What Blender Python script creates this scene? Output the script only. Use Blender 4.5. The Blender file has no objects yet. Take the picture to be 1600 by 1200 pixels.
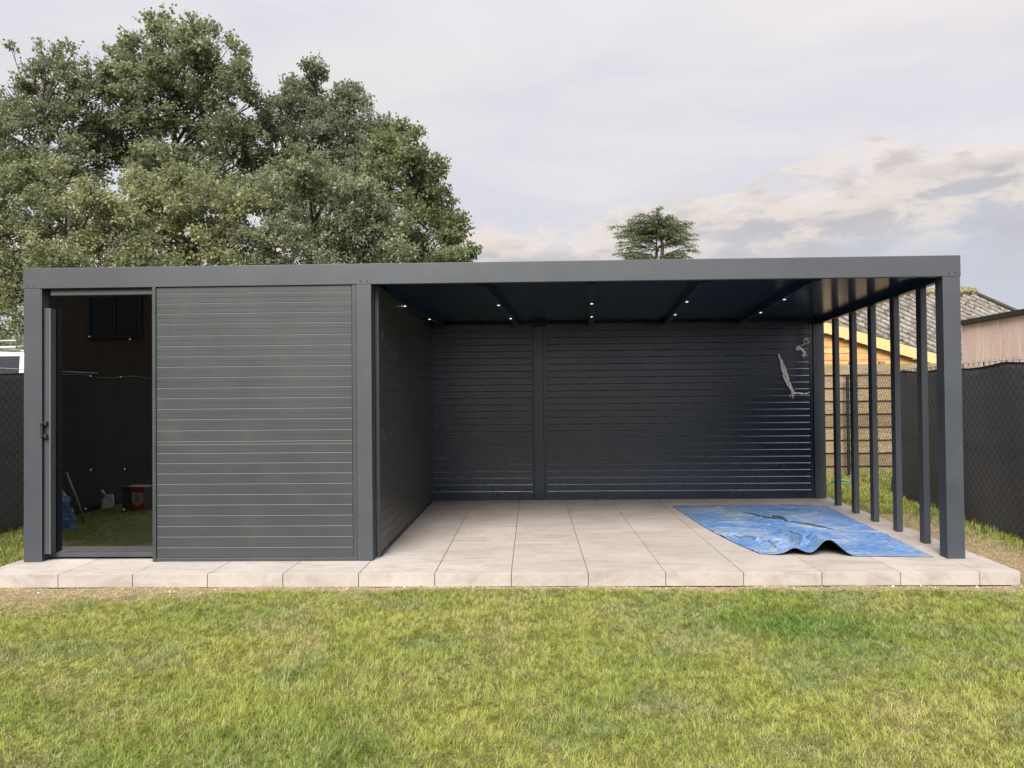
import bpy, bmesh, math, random
import numpy as np
from mathutils import Vector, Matrix
R = math.radians
rng = np.random.default_rng(7); random.seed(7)
scn = bpy.context.scene
COL = scn.collection

# ------------------------------------------------------------ camera
CAM = np.array([0.1718, -5.7787, 1.3878]); YAW, PIT, ROL, FPX = 0.0263, 0.0155, 0.0095, 1152.4
def c2w(v):
    x, y, z = v
    c, s = math.cos(PIT), math.sin(PIT); y, z = c*y - s*z, s*y + c*z
    c, s = math.cos(YAW), math.sin(YAW); x, y = c*x - s*y, s*x + c*y
    return np.array([x, y, z])
def ray(u, v):
    a, b = (u-800)/FPX, (v-600)/FPX
    c, s = math.cos(ROL), math.sin(ROL)
    return c2w((c*a - s*b, 1., -(s*a + c*b)))
def at(u, v, Y):                      # the point of the plane y = Y seen in a direction
    d = ray(u, v); return Vector(CAM + d*((Y-CAM[1])/d[1]))
cam_d = bpy.data.cameras.new('camera'); cam = bpy.data.objects.new('camera', cam_d); COL.objects.link(cam)
cr, sr = math.cos(ROL), math.sin(ROL)
rx = c2w((cr, 0, -sr)); up = c2w((sr, 0, cr)); fw = c2w((0, 1, 0))
M = Matrix(((rx[0], up[0], -fw[0], CAM[0]), (rx[1], up[1], -fw[1], CAM[1]), (rx[2], up[2], -fw[2], CAM[2]), (0, 0, 0, 1)))
cam.matrix_world = M
cam_d.sensor_width = 36; cam_d.lens = FPX/1600*36; cam_d.clip_end = 2000; cam_d.clip_start = .05
scn.camera = cam
scn.render.resolution_x = 1024; scn.render.resolution_y = 768
scn.view_settings.view_transform = 'Standard'; scn.view_settings.look = 'None'
scn.view_settings.gamma = 1; scn.view_settings.exposure = 2.45

# ------------------------------------------------------------ sun and sky
SUN_EL, SUN_AZ = R(42), math.atan2(-1, -.28)       # behind the camera
sd = Vector((math.cos(SUN_EL)*math.cos(SUN_AZ), math.cos(SUN_EL)*math.sin(SUN_AZ), math.sin(SUN_EL)))
sl = bpy.data.lights.new('sun', 'SUN'); sl.energy = 1.5; sl.angle = R(32); sl.color = (1, .93, .84)
so = bpy.data.objects.new('sun', sl); COL.objects.link(so); so.rotation_euler = sd.to_track_quat('Z', 'Y').to_euler()
so.location = (4, -12, 14)
W = bpy.data.worlds.new('World'); scn.world = W; W.use_nodes = True
nt = W.node_tree; N = nt.nodes; L = nt.links; N.clear()
def wn(t, **k):
    n = N.new(t)
    for a, b in k.items(): setattr(n, a, b)
    return n
def wmath(op, a, b=None, clamp=False):
    n = wn('ShaderNodeMath', operation=op, use_clamp=clamp)
    for i, q in enumerate((a, b)):
        if q is None: continue
        if isinstance(q, (int, float)): n.inputs[i].default_value = q
        else: L.new(q, n.inputs[i])
    return n.outputs[0]
def wmix(f, a, b, mode='MIX'):
    n = wn('ShaderNodeMix', data_type='RGBA', blend_type=mode)
    for i, q in ((0, f), (6, a), (7, b)):
        if isinstance(q, (int, float)): n.inputs[i].default_value = q
        elif isinstance(q, tuple): n.inputs[i].default_value = (*q, 1)
        else: L.new(q, n.inputs[i])
    return n.outputs[2]
def wramp(fac, stops, interp='EASE'):
    n = wn('ShaderNodeValToRGB'); n.color_ramp.interpolation = interp
    e = n.color_ramp.elements
    while len(e) < len(stops): e.new(.5)
    for el, (p_, c_) in zip(e, stops):
        el.position = p_; el.color = (*c_, 1) if isinstance(c_, tuple) else (c_, c_, c_, 1)
    L.new(fac, n.inputs[0]); return n.outputs[0]
tc = wn('ShaderNodeTexCoord'); sep = wn('ShaderNodeSeparateXYZ'); L.new(tc.outputs['Generated'], sep.inputs[0])
sx_, sy_, sz_ = sep.outputs
def wnoise(scale, sc3, detail, rough=.55, dist=0.):
    mp = wn('ShaderNodeMapping'); mp.inputs['Scale'].default_value = sc3; L.new(tc.outputs['Generated'], mp.inputs[0])
    n = wn('ShaderNodeTexNoise'); n.inputs['Scale'].default_value = scale; n.inputs['Detail'].default_value = detail
    n.inputs['Roughness'].default_value = rough; n.inputs['Distortion'].default_value = dist
    L.new(mp.outputs[0], n.inputs['Vector']); return n.outputs['Fac']
sky = wn('ShaderNodeTexSky', sky_type='NISHITA'); sky.sun_disc = False
sky.sun_elevation = SUN_EL; sky.sun_rotation = math.atan2(sd.x, sd.y)
# high thin overcast veil: colour by height above the horizon
veil = wramp(sz_, [(0, (.66, .69, .80)), (.08, (.74, .75, .83)), (.2, (.88, .85, .84)), (.36, (.97, .94, .93)), (.5, (1.0, .97, 1.0)), (1, (2.3, 2.35, 2.6))])
veil = wmix(wmath('MULTIPLY', wramp(sx_, [(.0, 0.), (.55, 1.)]), .5), veil, wmix(1., veil, (1.14, 1.06, 1.0), 'MULTIPLY'))
n1 = wnoise(1.6, (1, 1, 3.2), 4, .5, .6)
veil = wmix(wmath('MULTIPLY', wramp(n1, [(.40, 0.), (.60, 1.)]), .45), veil, (.76, .77, .93))
n1b = wnoise(2.3, (1, 1.3, 5), 6, .55, 1.0)
veil = wmix(wmath('MULTIPLY', wramp(n1b, [(.45, 0.), (.70, 1.)]), .45), veil, (1.10, 1.06, 1.04))
# low cloud bank, higher towards the right
top = wmath('ADD', .232, wmath('MULTIPLY', sx_, .07))
n2 = wnoise(7.5, (1, 1, 2.3), 10, .55, .15)
h = wmath('ADD', wmath('SUBTRACT', top, sz_), wmath('MULTIPLY', wmath('SUBTRACT', n2, .5), .24))
bank = wramp(wmath('MULTIPLY', wmath('ADD', h, .02), 24., True), [(0, 0.), (.9, 1.)])
n3 = wnoise(11, (1, 1, 3.0), 9, .58, .3)
rim = wramp(wmath('MULTIPLY', wmath('SUBTRACT', h, 0.), 7., True), [(0, (1.10, .95, .82)), (.14, (.90, .79, .73)), (.34, (.66, .62, .63)), (.6, (.68, .66, .70)), (1, (.66, .68, .77))])
rim = wmix(wmath('MULTIPLY', wramp(n3, [(.48, 0.), (.62, .8)]), wramp(sz_, [(.14, 0.), (.21, 1.)])), rim, (1.0, .89, .79))
rim = wmix(wmath('MULTIPLY', wramp(n3, [(.38, .45), (.50, 0.)]), wramp(sz_, [(.13, .1), (.2, 1.)])), rim, (.60, .58, .60))
bmask = wmath('MULTIPLY', bank, wramp(sz_, [(.02, .7), (.09, 1.)]))
skyc = wmix(bmask, veil, rim)
# the sky behind the viewer (towards the veiled sun) is brighter
glow = wmath('MULTIPLY', wmath('POWER', wmath('MAXIMUM', wmath('ADD', wmath('MULTIPLY', sy_, -.85), wmath('MULTIPLY', sx_, .25)), 0.), 1.5), 1.6)
skyc = wmix(1., skyc, wmath('ADD', 1., glow), 'MULTIPLY')
skyc = wmix(.015, skyc, sky.outputs[0])
bg = wn('ShaderNodeBackground'); bg.inputs['Strength'].default_value = .150; L.new(skyc, bg.inputs[0])
wo = wn('ShaderNodeOutputWorld'); L.new(bg.outputs[0], wo.inputs[0])

# ------------------------------------------------------------ material helper
class Mat:
    def __init__(s, name, col=(.5, .5, .5), rough=.6, spec=.5, metal=0.):
        s.m = bpy.data.materials.new(name); s.m.use_nodes = True
        s.t = s.m.node_tree; s.n = s.t.nodes; s.l = s.t.links
        s.b = s.n['Principled BSDF']; s.b.inputs['Roughness'].default_value = rough
        s.b.inputs['Specular IOR Level'].default_value = spec; s.b.inputs['Metallic'].default_value = metal
        s.b.inputs['Base Color'].default_value = (*col, 1)
        s.tc = s.n.new('ShaderNodeTexCoord')
    def put(s, q, sock):
        if isinstance(q, (int, float)): sock.default_value = q
        elif isinstance(q, tuple): sock.default_value = (*q, 1) if len(q) == 3 and sock.type == 'RGBA' else q
        else: s.l.new(q, sock)
    def noise(s, scale=5, detail=5, rough=.55, sc=(1, 1, 1), dist=0, coord='Object', rot=(0, 0, 0)):
        mp = s.n.new('ShaderNodeMapping'); mp.inputs['Scale'].default_value = sc; mp.inputs['Rotation'].default_value = rot
        s.l.new(s.tc.outputs[coord], mp.inputs[0])
        n = s.n.new('ShaderNodeTexNoise'); n.inputs['Scale'].default_value = scale; n.inputs['Detail'].default_value = detail
        n.inputs['Roughness'].default_value = rough; n.inputs['Distortion'].default_value = dist
        s.l.new(mp.outputs[0], n.inputs['Vector']); return n.outputs['Fac']
    def vor(s, scale=5, sc=(1, 1, 1), feat='F1', out='Distance'):
        mp = s.n.new('ShaderNodeMapping'); mp.inputs['Scale'].default_value = sc; s.l.new(s.tc.outputs['Object'], mp.inputs[0])
        n = s.n.new('ShaderNodeTexVoronoi'); n.feature = feat; n.inputs['Scale'].default_value = scale
        s.l.new(mp.outputs[0], n.inputs['Vector']); return n.outputs[out]
    def ramp(s, f, stops, interp='LINEAR'):
        n = s.n.new('ShaderNodeValToRGB'); n.color_ramp.interpolation = interp; e = n.color_ramp.elements
        while len(e) < len(stops): e.new(.5)
        for el, (p, c) in zip(e, stops): el.position = p; el.color = (*c, 1) if isinstance(c, tuple) else (c, c, c, 1)
        s.l.new(f, n.inputs[0]); return n.outputs[0]
    def mix(s, f, a, b, mode='MIX'):
        n = s.n.new('ShaderNodeMix'); n.data_type = 'RGBA'; n.blend_type = mode
        s.put(f, n.inputs[0]); s.put(a, n.inputs[6]); s.put(b, n.inputs[7]); return n.outputs[2]
    def math(s, op, a, b=None, clamp=False):
        n = s.n.new('ShaderNodeMath'); n.operation = op; n.use_clamp = clamp
        s.put(a, n.inputs[0])
        if b is not None: s.put(b, n.inputs[1])
        return n.outputs[0]
    def attr(s, name, out='Color'):
        n = s.n.new('ShaderNodeAttribute'); n.attribute_name = name; return n.outputs[out]
    def color(s, c): s.put(c, s.b.inputs['Base Color']); return s
    def rough(s, c): s.put(c, s.b.inputs['Roughness']); return s
    def bump(s, h, st=.3, d=.01):
        n = s.n.new('ShaderNodeBump'); n.inputs['Strength'].default_value = st; n.inputs['Distance'].default_value = d
        s.l.new(h, n.inputs['Height']); s.l.new(n.outputs[0], s.b.inputs['Normal']); return s

def dark_metal(name, col, r0, r1, dust=.0, spec=.5, bst=.05):
    m = Mat(name, col, r0, spec)
    n = m.noise(1.7, 5, .6, (1, 1, 1.6)); f = m.noise(160, 2, .5)
    c = m.mix(m.ramp(n, [(.3, 0.), (.75, 1.)]), tuple(x*.88 for x in col), tuple(x*1.14 for x in col))
    if dust:
        d = m.noise(3.2, 8, .68, (1, 1, .5), .4)
        c = m.mix(m.math('MULTIPLY', m.ramp(d, [(.55, 0.), (.8, 1.)]), dust), c, (.30, .27, .23))
    m.color(c); m.rough(m.ramp(m.noise(2.6, 6, .6), [(.3, r0), (.75, r1)])); m.bump(f, bst, .001)
    return m.m
MT = {}
MT['powder'] = dark_metal('anthracite_powder_coat', (.036, .042, .051), .46, .58, .05)
MT['panel'] = dark_metal('anthracite_front_panel', (.030, .036, .038), .42, .54, .06)
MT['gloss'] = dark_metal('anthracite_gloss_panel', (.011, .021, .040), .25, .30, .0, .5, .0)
MT['inner'] = Mat('anthracite_inner_wall', (.048, .050, .047), .33, .5).m
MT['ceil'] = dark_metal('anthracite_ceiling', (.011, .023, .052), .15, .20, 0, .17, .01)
MT['ledge_dull'] = Mat('ledge_edge_dull', (.055, .062, .065), .55, .35, .0).m  # paler than the panel: the groove highlight is painted into the ledge
MT['ledge'] = Mat('ledge_edge', (.30, .32, .325), .34, .5, .85).m  # pale metal on the ledge facets stands in for the groove glints
MT['black'] = Mat('black_rubber', (.012, .012, .013), .7).m
MT['chrome'] = Mat('worn_steel', (.5, .5, .5), .3, .5, 1.).m
m = Mat('white_edge_trim', (.15, .15, .14), .5); MT['trim'] = m.m
m = Mat('paving_concrete', (.4, .37, .34), .75, .35)
n = m.noise(1.1, 6, .6, (1, 1, 1), .6); n2 = m.noise(5, 8, .7, (.5, 1.5, 1), .8); n3 = m.noise(130, 3, .6)
c = m.mix(m.ramp(n, [(.32, 0.), (.7, 1.)]), (.305, .276, .252), (.385, .354, .330))
c = m.mix(m.math('MULTIPLY', m.ramp(n2, [(.47, 0.), (.68, 1.)]), .65), c, (.215, .188, .168))
c = m.mix(m.math('MULTIPLY', m.ramp(m.noise(9, 6, .7, (.3, 2.2, 1), .5), [(.55, 0.), (.7, 1.)]), .4), c, (.42, .38, .355))
c = m.mix(m.math('MULTIPLY', m.ramp(m.noise(2.2, 9, .75, (1, 1, 1), 1.4), [(.56, 0.), (.64, 1.)]), .35), c, (.20, .165, .145))
c = m.mix(m.math('MULTIPLY', m.ramp(n3, [(.3, 1.), (.5, 0.)]), .35), c, (.20, .17, .15))
tint = m.attr('tone'); c = m.mix(1., c, tint, 'MULTIPLY')
m.color(c); m.bump(n3, .25, .002); MT['paving'] = m.m
m = Mat('joint_sand', (.12, .09, .07), .9); m.color(m.ramp(m.noise(40, 4), [(.3, (.07, .055, .045)), (.7, (.17, .13, .10))])); MT['joint'] = m.m
m = Mat('lawn_soil', (.2, .15, .1), .95, .2)
dry = m.attr('dry'); n = m.noise(14, 8, .7); n4 = m.noise(70, 4, .7)
soil = m.ramp(n, [(.3, (.20, .145, .085)), (.55, (.36, .27, .16)), (.72, (.55, .46, .31))])
green = m.ramp(n, [(.3, (.10, .12, .03)), (.7, (.19, .19, .06))])
c = m.mix(dry, green, soil); c = m.mix(m.math('MULTIPLY', m.ramp(n4, [(.35, 1.), (.6, 0.)]), .5), c, (.07, .05, .03))
m.color(c); m.bump(m.math('ADD', n, n4), .9, .02); MT['soil'] = m.m
m = Mat('grass_blade', (.1, .15, .03), .55, .35); m.color(m.attr('tint'))
tr = m.n.new('ShaderNodeBsdfTranslucent'); m.l.new(m.attr('tint'), tr.inputs[0]); mx = m.n.new('ShaderNodeMixShader'); mx.inputs[0].default_value = .3
m.l.new(m.b.outputs[0], mx.inputs[1]); m.l.new(tr.outputs[0], mx.inputs[2]); m.l.new(mx.outputs[0], m.n['Material Output'].inputs[0]); MT['grass'] = m.m
def leaf_mat(name, rough=.45):
    m = Mat(name, (.08, .1, .04), rough, .5); a = m.attr('tint'); m.color(a)
    tr = m.n.new('ShaderNodeBsdfTranslucent'); m.l.new(m.mix(.35, a, (.30, .34, .08)), tr.inputs[0]); mx = m.n.new('ShaderNodeMixShader'); mx.inputs[0].default_value = .45
    m.l.new(m.b.outputs[0], mx.inputs[1]); m.l.new(tr.outputs[0], mx.inputs[2]); m.l.new(mx.outputs[0], m.n['Material Output'].inputs[0]); return m.m
MT['leaf'] = leaf_mat('tree_leaf', .6)
m = Mat('tree_bark', (.12, .1, .08), .9, .2); n = m.noise(12, 6, .65, (1, 1, .25)); m.color(m.ramp(n, [(.3, (.028, .025, .021)), (.7, (.085, .075, .062))])); m.bump(n, .6, .02); MT['bark'] = m.m
m = Mat('glass_tinted', (1, 1, 1), .02)
gl = m.n.new('ShaderNodeBsdfGlossy'); gl.inputs['Roughness'].default_value = .012; gl.inputs[0].default_value = (1, 1, 1, 1)
tp = m.n.new('ShaderNodeBsdfTransparent'); tp.inputs[0].default_value = (.50, .56, .56, 1)
fr = m.n.new('ShaderNodeFresnel'); fr.inputs[0].default_value = 1.55; mx = m.n.new('ShaderNodeMixShader')
m.l.new(m.math('MULTIPLY', fr.outputs[0], 1.9, True), mx.inputs[0]); m.l.new(tp.outputs[0], mx.inputs[1]); m.l.new(gl.outputs[0], mx.inputs[2])
m.l.new(mx.outputs[0], m.n['Material Output'].inputs[0]); MT['glass'] = m.m
MT['window'] = Mat('window_glass_dark', (.012, .015, .02), .05, .6).m
m = Mat('led_lens', (1, 1, 1), .3); m.b.inputs['Emission Color'].default_value = (1, .95, .88, 1); m.b.inputs['Emission Strength'].default_value = .7; MT['led'] = m.m
m = Mat('tarp_blue', (.1, .2, .5), .55, .35)
n = m.noise(19., 12, .82, (.45, 1.5, 1), 1.5); n2 = m.noise(1.5, 5, .6, (1, 1, 1), .5); n3 = m.noise(30, 8, .72, (.45, 1.8, 1), .9)
f = m.math('ADD', m.math('MULTIPLY', n, .70), m.math('MULTIPLY', n2, .30))
c = m.ramp(f, [(.40, (.022, .075, .22)), (.46, (.045, .145, .36)), (.50, (.10, .20, .37)), (.535, (.21, .25, .31)), (.60, (.31, .31, .32))])
c = m.mix(m.math('MULTIPLY', m.ramp(n3, [(.52, 0.), (.66, 1.)]), .5), c, (.28, .32, .42))
c = m.mix(m.math('MULTIPLY', m.ramp(n3, [(.34, 1.), (.48, 0.)]), .6), c, (.04, .10, .33))
m.color(c); m.bump(m.math('ADD', m.noise(38, 6, .65, (1, 1, 1), 1.2), m.vor(11, (1, 1.3, 1), 'DISTANCE_TO_EDGE')), .55, .010); MT['tarp'] = m.m
m = Mat('tarp_black_underside', (.013, .015, .018), .35); m.bump(m.noise(25, 4), .3, .01); MT['tarp_under'] = m.m
MT['fold'] = Mat('tarp_fold', (.035, .048, .060), .5).m
m = Mat('protective_film', (.78, .76, .72), .45); m.b.inputs['Alpha'].default_value = 1; m.color(m.ramp(m.noise(30, 4), [(.3, (.7, .69, .66)), (.6, (.88, .87, .83))])); MT['film'] = m.m
m = Mat('screen_fabric', (.03, .031, .034), .8, .25)
n = m.noise(220, 2, .5); n2 = m.noise(1.4, 5, .6)
m.color(m.mix(m.ramp(n, [(.35, 0.), (.65, 1.)]), m.mix(n2, (.050, .050, .056), (.066, .066, .07)), (.10, .10, .10))); m.bump(m.noise(9, 5), .4, .02); MT['screen'] = m.m
MT['wire'] = Mat('fence_wire', (.012, .013, .014), .6, .3).m
MT['zinc'] = Mat('galvanised_wire', (.5, .5, .48), .45, .5, .4).m
def planks(name, cols, axis, pitch, grain=(1, 1, 1), stain=None, off=0.):
    m = Mat(name, cols[0], .8, .25)
    sp = m.n.new('ShaderNodeSeparateXYZ'); m.l.new(m.tc.outputs['Object'], sp.inputs[0])
    k = m.math('FLOOR', m.math('DIVIDE', m.math('ADD', sp.outputs[axis], off), pitch))
    wn_ = m.n.new('ShaderNodeTexWhiteNoise'); wn_.noise_dimensions = '1D'; m.l.new(k, wn_.inputs['W'])
    g = m.noise(9, 8, .7, grain, .8)
    c = m.mix(wn_.outputs['Value'], cols[0], cols[1]); c = m.mix(m.ramp(g, [(.35, .8), (.62, 0.)]), c, cols[2])
    if stain: c = m.mix(m.math('MULTIPLY', m.ramp(m.noise(2.2, 7, .7), [(.48, 0.), (.68, 1.)]), .8), c, stain)
    m.color(c); m.bump(g, .35, .006); return m.m
MT['pine'] = planks('pine_boards', ((.44, .25, .10), (.55, .35, .15), (.26, .13, .05)), 2, .145, (.5, 3, 5))
MT['pine_edge'] = planks('pine_fascia', ((.56, .43, .21), (.50, .38, .18), (.38, .27, .12)), 2, 5., (.5, 3, 4))
MT['old_wood'] = planks('weathered_boards', ((.16, .12, .075), (.27, .21, .135), (.06, .045, .03)), 2, .2295, (.8, 3, 5), (.16, .14, .035), .138)
MT['clad'] = planks('vertical_cladding', ((.66, .50, .43), (.76, .62, .54), (.54, .38, .31)), 1, .145, (2, 4, .5))
m = Mat('fibre_cement', (.3, .28, .26), .95, .15); n = m.noise(6, 8, .75); n5 = m.noise(1.8, 6, .7)
c = m.ramp(n, [(.3, (.10, .09, .08)), (.5, (.19, .175, .16)), (.68, (.29, .27, .25))])
c = m.mix(m.ramp(m.noise(11, 5, .7), [(.50, 0.), (.62, .9)]), c, (.045, .038, .028)); c = m.mix(m.ramp(n5, [(.58, 0.), (.72, .6)]), c, (.13, .12, .05))
c = m.mix(m.ramp(m.attr('tint'), [(.30, .85), (.62, 0.)]), c, (.028, .026, .02))  # corrugation valleys darkened: shading painted into the colour for clearer stripes
m.color(c); m.bump(n, .6, .02); MT['cement'] = m.m
m = Mat('roof_moss', (.1, .1, .04), .95, .1); m.color(m.ramp(m.noise(14, 6, .7), [(.35, (.05, .05, .025)), (.6, (.22, .20, .12))])); m.bump(m.noise(20, 5), 1, .03); MT['moss'] = m.m
m = Mat('brick_wall', (.2, .14, .1), .85, .3)
bt = m.n.new('ShaderNodeTexBrick'); mp = m.n.new('ShaderNodeMapping'); mp.inputs['Rotation'].default_value = (R(90), 0, 0); m.l.new(m.tc.outputs['Object'], mp.inputs[0]); m.l.new(mp.outputs[0], bt.inputs[0])
bt.inputs['Scale'].default_value = 1; bt.inputs['Brick Width'].default_value = .22; bt.inputs['Row Height'].default_value = .065; bt.inputs['Mortar Size'].default_value = .006
bt.inputs['Color1'].default_value = (.105, .075, .055, 1); bt.inputs['Color2'].default_value = (.14, .10, .075, 1); bt.inputs['Mortar'].default_value = (.17, .15, .13, 1); m.color(bt.outputs['Color']); MT['brick'] = m.m
m = Mat('roof_tiles', (.06, .05, .05), .7); m.color(m.ramp(m.noise(5, 5), [(.3, (.04, .035, .035)), (.7, (.09, .07, .06))])); MT['rooftile'] = m.m
MT['white'] = Mat('white_paint', (.78, .78, .76), .35, .5).m
MT['greymetal'] = Mat('grey_metal', (.25, .26, .26), .45, .5, .5).m
MT['red'] = Mat('red_print', (.80, .03, .03), .4).m
MT['boxdark'] = Mat('box_dark_side', (.13, .12, .12), .6).m
MT['boxwhite'] = Mat('box_white_label', (.82, .82, .80), .4).m
MT['ink'] = Mat('black_ink', (.02, .02, .02), .5).m
MT['wood'] = Mat('broom_wood', (.42, .30, .18), .6).m
m = Mat('blue_sheet', (.04, .13, .33), .3, .6); m.color(m.ramp(m.noise(14, 6, .7, (1, 1, 1), 1), [(.35, (.02, .07, .2)), (.55, (.06, .18, .42)), (.72, (.35, .45, .6))])); m.bump(m.noise(9, 6, .6, (1, 1, 1), 1.5), .8, .04); MT['bluebag'] = m.m
m = Mat('shed_floor', (.12, .11, .10), .7); MT['sfloor'] = m.m
m = Mat('plastic_pale', (.62, .61, .57), .4); MT['pale'] = m.m
MT['dot'] = Mat('pad_grey', (.035, .04, .04), .6).m
MT['green_bit'] = Mat('green_hose', (.07, .22, .16), .4).m

# ------------------------------------------------------------ mesh helpers
class MB:
    def __init__(s): s.v = []; s.f = []; s.mi = []
    def add(s, vs, fs, mi=0):
        o = len(s.v); s.v += [tuple(v) for v in vs]; s.f += [tuple(i+o for i in f) for f in fs]; s.mi += [mi]*len(fs); return s
    def box(s, a, b, mi=0):
        x0, y0, z0 = a; x1, y1, z1 = b
        return s.hexa([(x0, y0), (x1, y0), (x1, y1), (x0, y1)], z0, z1, mi)
    def hexa(s, q, z0, z1, mi=0, z0b=None, z1b=None):           # a prism over a 4-cornered plan (counter-clockwise)
        zb = z0 if z0b is None else z0b; zt = z1 if z1b is None else z1b
        zz0 = [z0, z0, zb, zb]; zz1 = [z1, z1, zt, zt]
        vs = [(p[0], p[1], zz0[i]) for i, p in enumerate(q)]+[(p[0], p[1], zz1[i]) for i, p in enumerate(q)]
        return s.add(vs, [(3, 2, 1, 0), (4, 5, 6, 7), (0, 1, 5, 4), (1, 2, 6, 5), (2, 3, 7, 6), (3, 0, 4, 7)], mi)
    def tube(s, pts, rad, n=6, mi=0, cap=True):
        pts = [Vector(p) for p in pts]; rad = rad if hasattr(rad, '__len__') else [rad]*len(pts)
        o = []; ref = Vector((0, 0, 1))
        for i, p in enumerate(pts):
            t = (pts[min(i+1, len(pts)-1)]-pts[max(i-1, 0)])
            if t.length < 1e-9: t = Vector((0, 0, 1))
            t.normalize(); a = t.cross(ref)
            if a.length < .05: a = t.cross(Vector((1, 0, 0)))
            a.normalize(); b = t.cross(a)
            for k in range(n):
                w = 2*math.pi*k/n; o.append(p+a*math.cos(w)*rad[i]+b*math.sin(w)*rad[i])
        fs = [(i*n+k, i*n+(k+1) % n, (i+1)*n+(k+1) % n, (i+1)*n+k) for i in range(len(pts)-1) for k in range(n)]
        if cap: fs += [tuple(range(n)), tuple(reversed(range((len(pts)-1)*n, len(pts)*n)))]
        return s.add(o, fs, mi)
    def build(s, name, mats, parent=None, bevel=0, smooth=False, solid=0):
        me = bpy.data.meshes.new(name); me.from_pydata(s.v, [], s.f); me.update()
        mats = mats if isinstance(mats, (list, tuple)) else [mats]
        for q in mats: me.materials.append(q)
        if len(mats) > 1: me.polygons.foreach_set('material_index', s.mi)
        bm = bmesh.new(); bm.from_mesh(me); bmesh.ops.recalc_face_normals(bm, faces=bm.faces) if not solid else None; bm.to_mesh(me); bm.free()
        if smooth: me.polygons.foreach_set('use_smooth', [True]*len(me.polygons))
        o = bpy.data.objects.new(name, me); COL.objects.link(o)
        if parent: o.parent = parent
        if bevel:
            b = o.modifiers.new('bevel', 'BEVEL'); b.width = bevel; b.segments = 2; b.limit_method = 'ANGLE'; b.angle_limit = R(40)
        if solid:
            b = o.modifiers.new('solid', 'SOLIDIFY'); b.thickness = solid; b.offset = -1
        return o
def tag(o, label=None, cat=None, group=None, kind=None):
    if label: o['label'] = label
    if cat: o['category'] = cat
    if group: o['group'] = group
    if kind: o['kind'] = kind
    return o
def empty(name, loc=(0, 0, 0)):
    o = bpy.data.objects.new(name, None); o.location = loc; COL.objects.link(o); o.empty_display_size = .2; return o
def rehome(root):
    """children were meshed in world coordinates: keep them there under an Empty that stands at the thing's base"""
    for ch in root.children: ch.location = [-c for c in root.location]
def fast_mesh(name, V, F, mat, parent=None, tint=None, smooth=False, facesize=4):
    me = bpy.data.meshes.new(name); nV, nF = len(V), len(F)
    me.vertices.add(nV); me.vertices.foreach_set('co', np.asarray(V, np.float32).ravel())
    me.loops.add(nF*facesize); me.loops.foreach_set('vertex_index', np.asarray(F, np.int32).ravel())
    me.polygons.add(nF); me.polygons.foreach_set('loop_start', np.arange(0, nF*facesize, facesize, dtype=np.int32))
    me.polygons.foreach_set('loop_total', np.full(nF, facesize, np.int32))
    me.update(calc_edges=True); me.materials.append(mat)
    if tint is not None:
        a = me.color_attributes.new('tint', 'FLOAT_COLOR', 'POINT'); c = np.ones((nV, 4), np.float32); c[:, :3] = tint; a.data.foreach_set('color', c.ravel())
    if smooth: me.polygons.foreach_set('use_smooth', np.ones(nF, bool))
    o = bpy.data.objects.new(name, me); COL.objects.link(o)
    if parent: o.parent = parent
    return o
_g = rng.random((64, 64))
def vnoise(x, y, s=1., o=0.):
    x = np.asarray(x, float)*s+o+100; y = np.asarray(y, float)*s+o*1.7+100
    xi = np.floor(x).astype(int); yi = np.floor(y).astype(int); fx = x-xi; fy = y-yi; fx = fx*fx*(3-2*fx); fy = fy*fy*(3-2*fy)
    g = lambda a, b: _g[a % 64, b % 64]
    return (g(xi, yi)*(1-fx)+g(xi+1, yi)*fx)*(1-fy)+(g(xi, yi+1)*(1-fx)+g(xi+1, yi+1)*fx)*fy
def fbm(x, y, s=1., o=0., n=4):
    t = 0; a = .5; w = 0
    for i in range(n): t = t+a*vnoise(x, y, s*2**i, o+i*11.3); w += a; a *= .5
    return t/w

# ------------------------------------------------------------ ground
GZ = -.108
def right_edge(y): return 3.905+.045*y
def dryness(x, y):
    """0 = grown over, 1 = bare soil or straw, as worn round the new paving"""
    x = np.asarray(x, float); y = np.asarray(y, float)
    n = fbm(x, y, 1.6, 3.); n2 = fbm(x, y, 5., 9.)
    front = np.clip(1.15-(-y)/(.02+.14*n+.10*np.clip((n2-.5)*5, 0, 1)+.75*np.clip((-1.6-x)/2.6, 0, 1)*(.55+.9*(n2-.2))+.10*np.clip((x-2)/2, 0, 1)), 0, 1)*(y < .05)
    ddx = x-right_edge(y); side = np.clip(1.15-np.abs(ddx-.32)/(.35+.3*n), 0, 1)*((y > -.1) & (y < 3.4))
    patch = np.clip((n-.62)*4, 0, .35)*np.clip((n2-.4)*4, 0, 1)
    return np.clip(np.maximum(np.maximum(front*1.5, side*1.3), patch)-.35*(n2-.5), 0, 1)
def axis(lo, hi, step, far):
    a = np.arange(lo, hi+1e-6, step); e = []; d = step; q = hi
    while q < far: d *= 1.35; q += d; e.append(q)
    f = []; d = step; q = lo
    while q > -far: d *= 1.35; q -= d; f.append(q)
    return np.array(f[::-1]+list(a)+e)
ax = axis(-6.6, 6.6, .05, 900); ay = axis(-4., 8.5, .05, 900)
gx, gy = np.meshgrid(ax, ay); nx, ny = len(ax), len(ay)
near = (np.abs(gx) < 8) & (gy > -6) & (gy < 10)
gz = GZ+np.where(near, (fbm(gx, gy, 2.5, 1.)-.5)*.030+(fbm(gx, gy, 11, 5.)-.5)*.012, 0)
V = np.stack([gx, gy, gz], -1).reshape(-1, 3)
ii = (np.arange(ny-1)[:, None]*nx+np.arange(nx-1)[None]).ravel(); F = np.stack([ii, ii+1, ii+1+nx, ii+nx], -1)
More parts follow.
